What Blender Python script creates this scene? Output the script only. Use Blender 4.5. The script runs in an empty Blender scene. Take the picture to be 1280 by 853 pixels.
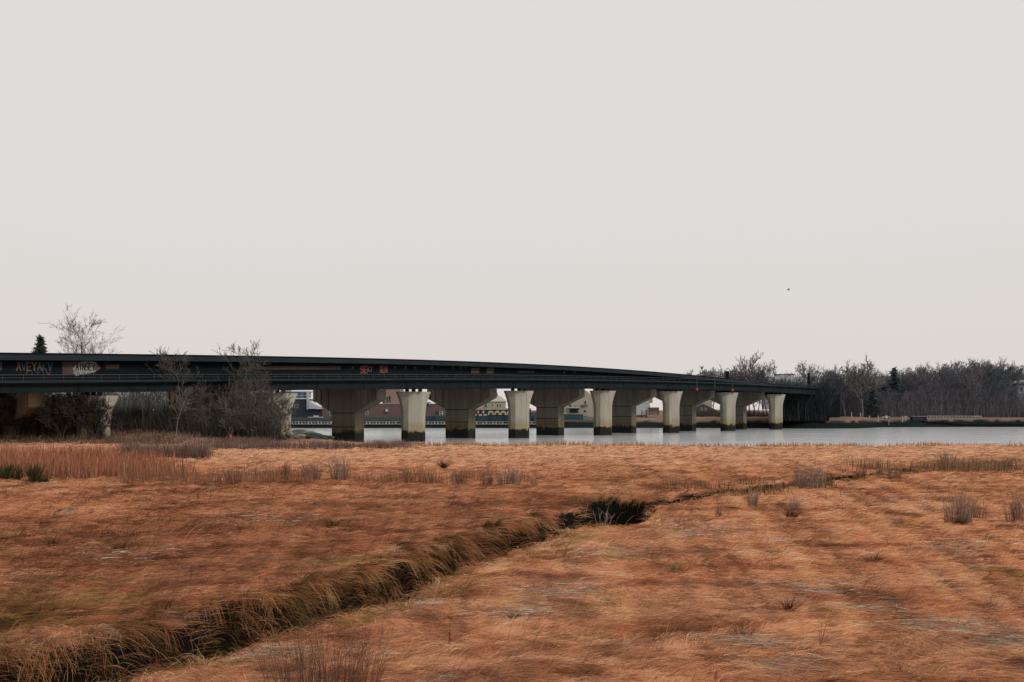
import bpy, math, random
import numpy as np
from math import radians, sin, cos, pi
from mathutils import Vector

S = bpy.context.scene
COL = S.collection
rnd = random.Random(7)
R0 = np.random.default_rng(11)

# ------------------------------------------------------------------ survey of the place
F, HZ, CX, CAMZ = 1244.0, 513.0, 640.0, 3.39      # metres; marsh level is z = 0
WATER = -1.0

def W(px, py, Y):
    return Vector(((px - CX) / F * Y, Y, CAMZ - (py - HZ) / F * Y))
def G(px, py):
    Y = CAMZ * F / (py - HZ)
    return ((px - CX) / F * Y, Y)

# ------------------------------------------------------------------ tagging
def tag(o, label=None, cat=None, group=None, kind=None):
    if label: o['label'] = label
    if cat: o['category'] = cat
    if group: o['group'] = group
    if kind: o['kind'] = kind
    return o
def empty(name, loc=(0, 0, 0)):
    o = bpy.data.objects.new(name, None); COL.objects.link(o); o.location = loc
    o.empty_display_size = .3
    return o
def link(name, me, mat=None, parent=None, loc=None):
    o = bpy.data.objects.new(name, me); COL.objects.link(o)
    if mat: me.materials.append(mat)
    if parent: o.parent = parent
    if loc: o.location = loc
    return o

# ------------------------------------------------------------------ noise
def _hash(ix, iy, seed):
    h = (ix.astype(np.int64) * 374761393 + iy.astype(np.int64) * 668265263 + seed * 1442695041) & 0x7fffffff
    h = ((h ^ (h >> 13)) * 1274126177) & 0x7fffffff
    return ((h ^ (h >> 16)) & 0xffff) / 65535.0
def vnoise(x, y, seed=0):
    x = np.asarray(x, float); y = np.asarray(y, float)
    ix = np.floor(x); iy = np.floor(y); fx = x - ix; fy = y - iy
    fx = fx * fx * (3 - 2 * fx); fy = fy * fy * (3 - 2 * fy)
    a = _hash(ix, iy, seed); b = _hash(ix + 1, iy, seed); c = _hash(ix, iy + 1, seed); d = _hash(ix + 1, iy + 1, seed)
    return (a * (1 - fx) + b * fx) * (1 - fy) + (c * (1 - fx) + d * fx) * fy
def fbm(x, y, seed=0, oct=4):
    s = 0; a = .5; t = 0
    x = np.asarray(x, float); y = np.asarray(y, float)
    for i in range(oct):
        an = .62 + 1.13*i + .37*(seed % 11); ca, sa = cos(an), sin(an); f = 2 ** i
        s = s + a * vnoise((x*ca - y*sa)*f + 17.3*i, (x*sa + y*ca)*f + 9.1*i, seed + i); t += a; a *= .55
    return s / t
def sm(a, b, x):
    t = np.clip((x - a) / (b - a), 0, 1); return t * t * (3 - 2 * t)

# ------------------------------------------------------------------ materials
def mat(name, col, rough=.85, var=.25, scale=3.0, col2=None, streak=False, tide=None, metallic=0, spec=.3, bump=0):
    m = bpy.data.materials.new(name); m.use_nodes = True
    nt = m.node_tree; N = nt.nodes; L = nt.links
    p = N['Principled BSDF']; p.inputs['Roughness'].default_value = rough
    p.inputs['Metallic'].default_value = metallic
    p.inputs['Specular IOR Level'].default_value = spec
    geo = N.new('ShaderNodeNewGeometry')
    mp = N.new('ShaderNodeMapping'); L.new(geo.outputs['Position'], mp.inputs['Vector'])
    mp.inputs['Scale'].default_value = (1, 1, .12) if streak else (1, 1, 1)
    no = N.new('ShaderNodeTexNoise'); no.inputs['Scale'].default_value = scale; no.inputs['Detail'].default_value = 6
    no.inputs['Roughness'].default_value = .65
    L.new(mp.outputs['Vector'], no.inputs['Vector'])
    r = N.new('ShaderNodeValToRGB'); L.new(no.outputs['Fac'], r.inputs['Fac'])
    c2 = col2 or tuple(c * (1 - var) for c in col)
    r.color_ramp.elements[0].position = .33; r.color_ramp.elements[0].color = (*c2, 1)
    r.color_ramp.elements[1].position = .67; r.color_ramp.elements[1].color = (*col, 1)
    out = r.outputs['Color']
    if tide:
        z0, soft, tcol = tide
        no2 = N.new('ShaderNodeTexNoise'); no2.inputs['Scale'].default_value = 1.3; no2.inputs['Detail'].default_value = 5
        L.new(geo.outputs['Position'], no2.inputs['Vector'])
        sx = N.new('ShaderNodeSeparateXYZ'); L.new(geo.outputs['Position'], sx.inputs[0])
        ad = N.new('ShaderNodeMath'); ad.operation = 'MULTIPLY_ADD'
        L.new(no2.outputs['Fac'], ad.inputs[0]); ad.inputs[1].default_value = -1.6; L.new(sx.outputs['Z'], ad.inputs[2])
        mr = N.new('ShaderNodeMapRange'); L.new(ad.outputs[0], mr.inputs['Value'])
        mr.inputs['From Min'].default_value = z0 - .68; mr.inputs['From Max'].default_value = z0 - .68 + soft
        mx = N.new('ShaderNodeMix'); mx.data_type = 'RGBA'
        L.new(mr.outputs['Result'], mx.inputs['Factor']); mx.inputs['A'].default_value = (*tcol, 1); L.new(out, mx.inputs['B'])
        # brown-green wash just above the tide line
        mr2 = N.new('ShaderNodeMapRange'); L.new(ad.outputs[0], mr2.inputs['Value'])
        mr2.inputs['From Min'].default_value = z0; mr2.inputs['From Max'].default_value = z0 + 1.6
        mx2 = N.new('ShaderNodeMix'); mx2.data_type = 'RGBA'; mx2.blend_type = 'MULTIPLY'
        inv = N.new('ShaderNodeMath'); inv.operation = 'SUBTRACT'; inv.inputs[0].default_value = .75
        L.new(mr2.outputs['Result'], inv.inputs[1]); inv.use_clamp = True
        L.new(inv.outputs[0], mx2.inputs['Factor']); L.new(mx.outputs['Result'], mx2.inputs['A']); mx2.inputs['B'].default_value = (.8, .68, .42, 1)
        out = mx2.outputs['Result']
    L.new(out, p.inputs['Base Color'])
    if bump:
        b = N.new('ShaderNodeBump'); b.inputs['Strength'].default_value = bump; b.inputs['Distance'].default_value = .05
        L.new(no.outputs['Fac'], b.inputs['Height']); L.new(b.outputs['Normal'], p.inputs['Normal'])
    return m

def grass_mat(name, trans=.25):
    m = bpy.data.materials.new(name); m.use_nodes = True
    nt = m.node_tree; N = nt.nodes; L = nt.links
    N.remove(N['Principled BSDF']); o = N['Material Output']
    a = N.new('ShaderNodeAttribute'); a.attribute_name = 'col'
    d = N.new('ShaderNodeBsdfDiffuse'); t = N.new('ShaderNodeBsdfTranslucent'); mx = N.new('ShaderNodeMixShader')
    mx.inputs[0].default_value = trans
    L.new(a.outputs['Color'], d.inputs[0]); L.new(a.outputs['Color'], t.inputs[0])
    L.new(d.outputs[0], mx.inputs[1]); L.new(t.outputs[0], mx.inputs[2]); L.new(mx.outputs[0], o.inputs[0])
    return m

M_GRASS = grass_mat('dry_grass')
M_TWIG = grass_mat('twigs', .05)

# ------------------------------------------------------------------ raw mesh helpers
def raw_mesh(name, V, Q, C=None, smooth=False):
    me = bpy.data.meshes.new(name)
    V = np.ascontiguousarray(V, np.float32); Q = np.ascontiguousarray(Q, np.int32)
    nq, k = Q.shape
    me.vertices.add(len(V)); me.vertices.foreach_set('co', V.ravel())
    me.loops.add(nq * k); me.loops.foreach_set('vertex_index', Q.ravel())
    me.polygons.add(nq); me.polygons.foreach_set('loop_start', np.arange(0, nq * k, k, dtype=np.int32))
    me.update(calc_edges=True)
    if C is not None:
        ca = me.color_attributes.new('col', 'FLOAT_COLOR', 'POINT')
        c4 = np.ones((len(V), 4), np.float32); c4[:, :3] = C
        ca.data.foreach_set('color', c4.ravel())
    if smooth: me.polygons.foreach_set('use_smooth', np.ones(nq, bool))
    return me

def strands(name, P, w, col, side=None, root_shade=None):
    """P (N,K,3) centre lines -> tapered ribbons"""
    N, K, _ = P.shape
    D = P[:, -1] - P[:, 0]
    if side is None:
        rv = R0.normal(size=(N, 3)); side = np.cross(D, rv)
    side = side / (np.linalg.norm(side, axis=1, keepdims=True) + 1e-9)
    tp = np.linspace(1, .15, K)[None, :, None]
    off = side[:, None, :] * (w[:, None, None] * .5 * tp)
    V = np.stack([P - off, P + off], 2).reshape(-1, 3)
    base = (np.arange(N) * K * 2)[:, None] + (np.arange(K - 1) * 2)[None]
    Q = np.stack([base, base + 1, base + 3, base + 2], -1).reshape(-1, 4)
    c = np.repeat(col[:, None, :], K * 2, 1)
    if root_shade is not None:
        g = np.repeat(np.linspace(root_shade, 1, K), 2)[None, :, None]; c = c * g  # strands darken towards the root: shade among the stems put into the colour
    return raw_mesh(name, V, Q, c.reshape(-1, 3))

def bez(p0, p1, p2, K):
    t = np.linspace(0, 1, K)[None, :, None]
    return (1 - t) ** 2 * p0[:, None] + 2 * t * (1 - t) * p1[:, None] + t ** 2 * p2[:, None]

class MB:
    def __init__(s): s.v = []; s.f = []
    def add(s, vs, fs):
        b = len(s.v); s.v += [tuple(v) for v in vs]; s.f += [tuple(i + b for i in f) for f in fs]; return s
    def box(s, x0, x1, y0, y1, z0, z1):
        return s.add([(x0,y0,z0),(x1,y0,z0),(x1,y1,z0),(x0,y1,z0),(x0,y0,z1),(x1,y0,z1),(x1,y1,z1),(x0,y1,z1)],
                     [(0,3,2,1),(4,5,6,7),(0,1,5,4),(1,2,6,5),(2,3,7,6),(3,0,4,7)])
    def loft(s, rings, cap=True):
        n = len(rings[0]); vs = [p for r in rings for p in r]; fs = []
        for i in range(len(rings) - 1):
            for j in range(n):
                a = i*n+j; b = i*n+(j+1)%n
                fs.append((a, b, b+n, a+n))
        if cap: fs.append(tuple(range(n-1, -1, -1))); fs.append(tuple(range((len(rings)-1)*n, len(rings)*n)))
        return s.add(vs, fs)
    def prism_xz(s, poly, y0, y1):
        return s.loft([[(x, y0, z) for x, z in poly], [(x, y1, z) for x, z in poly]])
    def tube(s, pts, rad, m=6):
        rings = []
        for i, p in enumerate(pts):
            p = Vector(p); a = Vector(pts[max(i-1,0)]); b = Vector(pts[min(i+1,len(pts)-1)])
            d = (b - a).normalized(); u = d.orthogonal().normalized(); v = d.cross(u)
            r = rad[i] if hasattr(rad, '__len__') else rad
            rings.append([p + (u*cos(2*pi*k/m) + v*sin(2*pi*k/m))*r for k in range(m)])
        return s.loft(rings)
    def ball(s, c, r, m=10, n=6, sq=(1,1,1)):
        rings = []
        for i in range(1, n):
            ph = pi*i/n
            rings.append([(c[0]+sq[0]*r*sin(ph)*cos(2*pi*k/m), c[1]+sq[1]*r*sin(ph)*sin(2*pi*k/m), c[2]-sq[2]*r*cos(ph)) for k in range(m)])
        return s.loft(rings)
    def build(s, name, m, parent=None, smooth=False):
        off = Vector((0,0,0))
        q = parent
        while q is not None: off = off + q.location; q = q.parent
        me = bpy.data.meshes.new(name)
        me.from_pydata([tuple(Vector(v) - off) for v in s.v], [], s.f); me.update()
        import bmesh
        bm = bmesh.new(); bm.from_mesh(me); bmesh.ops.recalc_face_normals(bm, faces=bm.faces); bm.to_mesh(me); bm.free()
        if smooth: me.polygons.foreach_set('use_smooth', [True]*len(me.polygons))
        return link(name, me, m, parent)

def tubes_mesh(name, branches, m=3, colfn=None):
    """branches: list of (pts(K,3), r(K)) all the same K handled per group"""
    Vs, Qs, Cs = [], [], []; base = 0
    groups = {}
    for p, r in branches: groups.setdefault(len(r), []).append((p, r))
    for K, lst in groups.items():
        P = np.array([a for a, _ in lst]); Rr = np.array([b for _, b in lst]); N = len(lst)
        T = np.empty_like(P); T[:, 1:-1] = P[:, 2:] - P[:, :-2]; T[:, 0] = P[:, 1] - P[:, 0]; T[:, -1] = P[:, -1] - P[:, -2]
        T /= np.linalg.norm(T, axis=2, keepdims=True) + 1e-9
        ref = np.where(np.abs(T[..., 2:3]) > .9, np.array([1., 0, 0]), np.array([0, 0, 1.]))
        U = np.cross(T, ref); U /= np.linalg.norm(U, axis=2, keepdims=True) + 1e-9
        Vv = np.cross(T, U)
        ang = np.arange(m) * 2 * pi / m
        ring = P[:, :, None] + Rr[:, :, None, None] * (U[:, :, None] * np.cos(ang)[None, None, :, None] + Vv[:, :, None] * np.sin(ang)[None, None, :, None])
        Vs.append(ring.reshape(-1, 3))
        b = base + (np.arange(N) * K * m)[:, None, None] + (np.arange(K - 1) * m)[None, :, None]
        j = np.arange(m)[None, None]; j2 = (j + 1) % m
        Qs.append(np.stack([b + j, b + j2, b + j2 + m, b + j + m], -1).reshape(-1, 4))
        base += N * K * m
    V = np.concatenate(Vs); Q = np.concatenate(Qs)
    C = colfn(V) if colfn else None
    return raw_mesh(name, V, Q, C)

# ------------------------------------------------------------------ camera, sun, sky
cam = bpy.data.cameras.new('camera'); co = bpy.data.objects.new('camera', cam); COL.objects.link(co)
co.location = (0, 0, CAMZ); co.rotation_euler = (radians(90), 0, 0)
cam.sensor_width = 36; cam.lens = F / 1280 * 36
cam.shift_y = (HZ - 426.5) / 1280.0
cam.clip_end = 20000; cam.clip_start = .1
S.camera = co
S.view_settings.view_transform = 'Standard'; S.view_settings.look = 'None'; S.view_settings.exposure = 0
S.render.resolution_x = 1024; S.render.resolution_y = 682

SUN_EL, SUN_AZ = radians(38), radians(118)      # azimuth clockwise from +Y (straight ahead)
sl = bpy.data.lights.new('sun', 'SUN'); sl.energy = 1.7; sl.angle = radians(14); sl.color = (1, .955, .9)
so = bpy.data.objects.new('sun', sl); COL.objects.link(so)
sd = Vector((sin(SUN_AZ)*cos(SUN_EL), cos(SUN_AZ)*cos(SUN_EL), sin(SUN_EL)))
so.rotation_euler = sd.to_track_quat('Z', 'Y').to_euler()

wd = bpy.data.worlds.new('World'); S.world = wd; wd.use_nodes = True
nt = wd.node_tree; N = nt.nodes; L = nt.links
bg = N['Background']; bg.inputs['Strength'].default_value = .1
sky = N.new('ShaderNodeTexSky'); sky.sky_type = 'NISHITA'; sky.sun_disc = False
sky.sun_elevation = SUN_EL; sky.sun_rotation = SUN_AZ; sky.dust_density = 4; sky.air_density = 1.5
tc = N.new('ShaderNodeTexCoord'); sep = N.new('ShaderNodeSeparateXYZ'); L.new(tc.outputs['Generated'], sep.inputs[0])
cl = N.new('ShaderNodeTexNoise'); cl.inputs['Scale'].default_value = 2.2; cl.inputs['Detail'].default_value = 3
mpw = N.new('ShaderNodeMapping'); mpw.inputs['Scale'].default_value = (1, 1, 2.5)
L.new(tc.outputs['Generated'], mpw.inputs[0]); L.new(mpw.outputs[0], cl.inputs['Vector'])
ma = N.new('ShaderNodeMath'); ma.operation = 'MULTIPLY_ADD'; L.new(cl.outputs['Fac'], ma.inputs[0]); ma.inputs[1].default_value = .06; L.new(sep.outputs['Z'], ma.inputs[2])
rp = N.new('ShaderNodeValToRGB'); L.new(ma.outputs[0], rp.inputs[0])
e = rp.color_ramp.elements
e[0].position = 0.0; e[0].color = (.73, .665, .63, 1)
e[1].position = 1.0; e[1].color = (1.2, 1.19, 1.18, 1)
for pos, c in ((.08, (.735, .685, .65)), (.16, (.735, .705, .68)), (.26, (.742, .728, .712)), (.42, (.738, .73, .716)), (.6, (.95, .95, .95))):
    q = e.new(pos); q.color = (*c, 1)
sc_ = N.new('ShaderNodeVectorMath'); sc_.operation = 'SCALE'; L.new(rp.outputs[0], sc_.inputs[0]); sc_.inputs['Scale'].default_value = 10.0
mw = N.new('ShaderNodeMix'); mw.data_type = 'RGBA'; mw.inputs['Factor'].default_value = .98
L.new(sky.outputs[0], mw.inputs['A']); L.new(sc_.outputs[0], mw.inputs['B']); L.new(mw.outputs['Result'], bg.inputs['Color'])

# ------------------------------------------------------------------ creek and ground
LIP = np.array([G(*p) for p in [(-200,960),(-60,903),(0,884),(100,858),(200,830),(300,797),(420,766),(500,737),(600,698),(690,664),
       (735,647),(800,637),(850,630),(920,618),(1000,607),(1060,602),(1180,584),(1300,574),(1450,563)]])
LIPD = np.array([1,1,1,1,1,1,1,1,1,.95,.5,.3,.33,.36,.36,.36,.33,.33,.3])
def creek(x, y):
    """signed distance to the near lip (positive across the creek) and depth factor"""
    x = np.asarray(x, float); y = np.asarray(y, float)
    best = np.full(x.shape, 1e9); sg = np.zeros(x.shape); dep = np.zeros(x.shape)
    for i in range(len(LIP) - 1):
        a, b = LIP[i], LIP[i+1]; d = b - a; l2 = d @ d
        t = np.clip(((x-a[0])*d[0] + (y-a[1])*d[1]) / l2, 0, 1)
        qx = x - (a[0]+t*d[0]); qy = y - (a[1]+t*d[1]); dist = np.hypot(qx, qy)
        s = np.sign(d[0]*qy - d[1]*qx)
        u = dist < best
        best = np.where(u, dist, best); sg = np.where(u, s, sg); dep = np.where(u, LIPD[i]*(1-t)+LIPD[i+1]*t, dep)
    return best * sg, dep
def pit(x, y):
    wob = .35 * (fbm(x*.9, y*.9, 77, 3) - .5)
    return 1 - sm(.72, 1.06, np.hypot((x - 3.40 + .04*(y-36)) / 1.45, (y - 35.6) / 3.5) + wob)
EX = np.array([-400, -75, -60, -46, -39, -32, -28.5, -25, -20, -15, -8, 0, 30, 400.])
EY = np.array([400, 400, 260, 188, 152, 137, 132, 122, 112, 103, 97.5, 96, 96, 96.])
def hgt(x, y):
    x = np.asarray(x, float); y = np.asarray(y, float)
    far = np.clip(y / 30, .6, 2.2)
    h = .16*(fbm(x/8, y/5, 1, 3) - .5) + .24*(fbm(x/1.5, y/1.0, 5, 3) - .5) + .17*(fbm(x/.5, y/.32, 9, 2)-.5)
    h = h + .1*far*(fbm(x/4, y/3, 21, 3) - .5)
    t, dep = creek(x, y)
    t = t + .35*(fbm(x*.8, y*.8, 31, 3) - .5)
    prof = -.16*sm(-1.2, 0, t) - .78*sm(0, .4, t) + 1.12*sm(.95, 1.3, t) - .18*sm(1.4, 4.5, t)
    prof = np.where(t > 6, 0, prof)
    h = h + dep * prof
    h = h - .38*np.exp(-((x-3.1)/1.9)**2 - ((y-31.2)/1.7)**2)
    pt = pit(x, y); h = h*(1-pt) - 1.2*pt
    E = np.interp(x, EX, EY) + 3*(fbm(x/9, y/30, 41, 3) - .5) + 1.2*(fbm(x/1.5, y/9, 43, 2) - .5)
    rise = 1.25*sm(98, 109, y - .12*np.maximum(x+45, -40))*sm(-27.5, -37, x)
    h = h + rise
    k = sm(-2.2, .4, E - y)
    return h*k + (1-k)*(-1.9)

PAL = dict(tan=(.55,.252,.13), straw=(.60,.315,.185), rust=(.41,.160,.080), brown=(.22,.085,.045), olive=(.27,.155,.055), grey=(.46,.34,.28))
PAL = {k: np.array(v) for k, v in PAL.items()}
def grass_col(x, y, n=None):
    t, dep = creek(x, y)
    a = fbm(x/7 + 3, y/3.5, 51, 4); b = fbm(x/1.1, y/.7, 57, 4); c = fbm(x/14, y/7, 63, 3); d = fbm(x/2.6, y/1.2, 69, 4)
    def mx(u, v, f): return u + (v - u) * f[:, None]
    left = sm(.6, 3, t) * sm(60, 42, y)
    col = mx(np.tile(PAL['tan'], (len(x), 1)), PAL['straw'], sm(.42, .72, a)*.5)
    col = mx(col, PAL['rust'], sm(.46, .70, b*.55 + d*.45 + .10*left)*.85)
    col = mx(col, PAL['rust'], left*.35*sm(.35, .6, c))
    col = mx(col, PAL['brown'], sm(.60, .78, d + .05*left)*.7)
    near_left = sm(26, 15, y)*sm(.5, 2, t)
    ol = np.clip(sm(.56, .76, .5*fbm(x/2.2, y/1.3, 81, 4) + .5*fbm(x/.6, y/.4, 83, 3) + .16*near_left + .10*np.exp(-((t+.7)/.8)**2)*dep), 0, 1)
    col = mx(col, PAL['olive'], ol*.8)
    pale = sm(52, 75, y)
    col = mx(col, np.array((.64, .345, .205)), pale*.7)
    col = mx(col, PAL['grey'], sm(.64, .8, .5*fbm(x/1.3, y/.5, 91, 3) + .5*fbm(x/.3, y/.15, 93, 2))*.6)
    col = col*(1 - .20*left*sm(.3, .7, c) - .08*left)[:, None]
    bank = sm(-24, -32, x)*sm(98, 104, y)
    col = mx(col, np.array((.20, .12, .085)), np.maximum(bank, sm(103, 107, y)*sm(-15, -25, x))*.9)
    return col

us = np.concatenate([-np.geomspace(3.2, .47, 40)[:-1], np.linspace(-.46, .46, 620), np.geomspace(.47, 3.2, 40)[1:]])
ys = np.concatenate([np.linspace(-60, 8, 12)[:-1], np.geomspace(8+6, 140+6, 470) - 6, np.linspace(142, 290, 50)])
yy, uu = np.meshgrid(ys, us, indexing='ij')
xx = uu * (np.maximum(yy, 0) + 24)
zz = hgt(xx, yy)
ny, nx = xx.shape
V = np.stack([xx, yy, zz], -1).reshape(-1, 3)
idx = (np.arange(ny-1)*nx)[:, None] + np.arange(nx-1)[None]
Q = np.stack([idx, idx+1, idx+nx+1, idx+nx], -1).reshape(-1, 4)
gc = grass_col(V[:, 0], V[:, 1]) * .74  # grass colour dimmed, painting in the shade below the blades
t_, dep_ = creek(V[:, 0], V[:, 1])
mud_shade = np.clip(sm(-.45, .15, t_)*(1 - sm(1.35, 1.9, t_))*sm(.35, .95, dep_) + pit(V[:, 0], V[:, 1])*5 + sm(-.35, -.8, V[:, 2]), 0, 1)[:, None]
slope = np.hypot(np.gradient(zz, axis=0)/np.maximum(np.gradient(yy, axis=0), 1e-3), np.gradient(zz, axis=1)/np.maximum(np.gradient(xx, axis=1), 1e-3)).ravel()
mud_shade = np.maximum(mud_shade, (sm(.45, .9, slope)*(V[:, 1] < 75)*(np.abs(t_) < 4))[:, None])
gc = gc*(1-mud_shade) + np.array((.007, .007, .005))*mud_shade  # near-black creek mud with the shade of cut and pool painted in
ground = link('marsh_ground', raw_mesh('marsh_ground', V, Q, gc, True), grass_mat('marsh_soil', 0))
tag(ground, 'flat brown marsh ground cut by a winding muddy creek', 'ground', kind='structure')

# river
m = bpy.data.materials.new('river'); m.use_nodes = True
n_, l_ = m.node_tree.nodes, m.node_tree.links
p = n_['Principled BSDF']; p.inputs['Base Color'].default_value = (.36, .37, .365, 1); p.inputs['Roughness'].default_value = .18; p.inputs['IOR'].default_value = 1.33
g_ = n_.new('ShaderNodeNewGeometry'); mp_ = n_.new('ShaderNodeMapping'); mp_.inputs['Scale'].default_value = (.35, 1.0, 1)
l_.new(g_.outputs['Position'], mp_.inputs[0])
w1 = n_.new('ShaderNodeTexNoise'); w1.inputs['Scale'].default_value = 1.1; w1.inputs['Detail'].default_value = 5; l_.new(mp_.outputs[0], w1.inputs['Vector'])
b_ = n_.new('ShaderNodeBump'); b_.inputs['Strength'].default_value = .42; b_.inputs['Distance'].default_value = .25
mp2 = n_.new('ShaderNodeMapping'); mp2.inputs['Scale'].default_value = (.012, .11, 1); l_.new(g_.outputs['Position'], mp2.inputs[0])
w2_ = n_.new('ShaderNodeTexNoise'); w2_.inputs['Scale'].default_value = 1.0; w2_.inputs['Detail'].default_value = 4; l_.new(mp2.outputs[0], w2_.inputs['Vector'])
mr_ = n_.new('ShaderNodeMapRange'); l_.new(w2_.outputs['Fac'], mr_.inputs[0]); mr_.inputs[1].default_value = .35; mr_.inputs[2].default_value = .65; mr_.inputs[3].default_value = .07; mr_.inputs[4].default_value = .6; l_.new(mr_.outputs[0], b_.inputs['Strength'])
l_.new(w1.outputs['Fac'], b_.inputs['Height']); l_.new(b_.outputs[0], p.inputs['Normal'])
water = link('river_water', raw_mesh('river_water', [(-3000,60,WATER),(3000,60,WATER),(3000,3000,WATER),(-3000,3000,WATER)], [(0,1,2,3)]), m)
tag(water, 'calm pale grey tidal river under the bridges', 'water', kind='structure')

# far land
fx = np.concatenate([np.linspace(-3000, -150, 20), np.linspace(-140, 220, 260), np.linspace(230, 3000, 25)])
def shore(x): return np.interp(x, [-3000,-100,20,62,72,84,95,120,3000], [246,246,246,244,238,240,256,262,262.])
offs = np.array([-3, 0, 1.2, 2.6, 4, 6, 9, 20, 60, 300, 1500, 9000.]); zs = np.array([-1.8, -1.05, -.45, .2, .7, 1.1, 1.45, 1.65, 1.8, 2, 2.4, 2.6])
gx, go = np.meshgrid(fx, offs, indexing='xy'); gz = np.interp(go, offs, zs)
gz = gz + .35*(fbm(gx/2.2, go/1.2, 101, 3) - .5)*(go < 30)
gy = shore(gx) + go + .8*(fbm(gx/3, go*0, 107, 3) - .5)
V = np.stack([gx, gy, gz], -1).reshape(-1, 3); ny, nx = gx.shape
idx = (np.arange(ny-1)*nx)[:, None] + np.arange(nx-1)[None]
Q = np.stack([idx, idx+1, idx+nx+1, idx+nx], -1).reshape(-1, 4)
rk = sm(.85, .55, V[:, 2] + .5*(fbm(V[:, 0]/1.2, V[:, 2]*2, 111, 2) - .5))[:, None]
fc = np.array((.17, .115, .08))*(.7 + .6*fbm(V[:, 0]/3, V[:, 1]/2, 115, 3))[:, None]
lf = sm(30, 10, V[:, 0])[:, None]; fc = fc*(1-lf) + np.array((.035,.042,.048))*lf
fc = fc*(1-rk) + np.array((.011, .015, .015))*rk
fl = link('far_bank', raw_mesh('far_bank', V, Q, fc), grass_mat('far_bank_soil', 0))
tag(fl, 'low brown far bank with dark stony edge above the river', 'ground', kind='structure')

# ------------------------------------------------------------------ grass
def lying_grass(n, py0, py1, px0, px1, seed, lmul=1.0):
    r = np.random.default_rng(seed)
    py = r.uniform(py0, py1, n); px = r.uniform(px0, px1, n)
    Y = CAMZ*F/(py - HZ); x = (px - CX)/F*Y
    t, dep = creek(x, Y); ok = ~((t > -.1) & (t < 1.2) & (dep > .6)) & (pit(x, Y) < .25)
    E = np.interp(x, EX, EY); ok &= Y < E + .6
    x, Y = x[ok], Y[ok]; n = len(x)
    z = hgt(x, Y)
    sc = np.clip(Y/20, .75, 3.4)
    th = .35 + 1.5*(fbm(x/3.2, Y/3.2, 121, 3) - .5)*2 + 1.1*(fbm(x/.9, Y/.9, 127, 2) - .5)*2 + r.normal(0, .33, n)
    th = np.where(r.random(n) < .12, r.uniform(0, 2*pi, n), th)
    d = np.stack([np.cos(th), -np.sin(th)*.9, np.zeros(n)], -1)
    Ln = r.uniform(.18, .52, n)*lmul*np.sqrt(sc)
    up = r.uniform(.015, .085, n)*(1 + .9*(fbm(x/1.3, Y/1.0, 131, 3) - .4))*np.sqrt(sc)
    stand = (r.random(n) < .013) & (Y < 40); up = np.where(stand, up*2.6, up)
    p0 = np.stack([x, Y, z - .02], -1)
    p1 = p0 + d*(Ln*.45)[:, None] + np.array([0, 0, 1.])*(up*1.7)[:, None]
    p2 = p0 + d*Ln[:, None] + np.array([0, 0, 1.])*(up*np.where(stand, 1.6, .45))[:, None] + r.normal(0, .04, (n, 3))*np.array([1, 1, .4])
    P = bez(p0, p1, p2, 4)
    col = grass_col(x, Y)*r.lognormal(0, .28, n)[:, None]*(.8 + .4*r.random((n, 1)))
    cl = .6*fbm(x/.30/np.sqrt(sc), Y/.22/sc, 161, 2) + .4*fbm(x/.12/np.sqrt(sc), Y/.12/sc, 163, 2); cl2 = fbm(x/1.2, Y/.5, 167, 3); hollow_shade = sm(.60, .74, fbm(x/.8, Y/.55/np.sqrt(sc), 171, 2))
    col = col*np.clip(-.25 + 2.5*cl, .32, 1.65)[:, None]*np.clip(.66 + .66*cl2, .62, 1.25)[:, None]*(1 - .35*hollow_shade)[:, None]  # last factor paints the shade of small hollows into the blade colour
    hi = r.random(n) < .10
    col = np.where(hi[:, None], col*np.array((1.18, 1.22, 1.32)), col)
    w = .0064*np.clip(Y/13, 1, 7.5)*r.uniform(.6, 1.5, n)
    return P, w, np.clip(col, .004, .8)
P, w, c = lying_grass(360000, 556, 875, -150, 1430, 201)
g = link('marsh_grass', strands('marsh_grass', P, w, c, root_shade=.75), M_GRASS)
tag(g, 'wind-flattened rust and straw coloured marsh grass over the ground', 'grass', kind='stuff')

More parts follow.
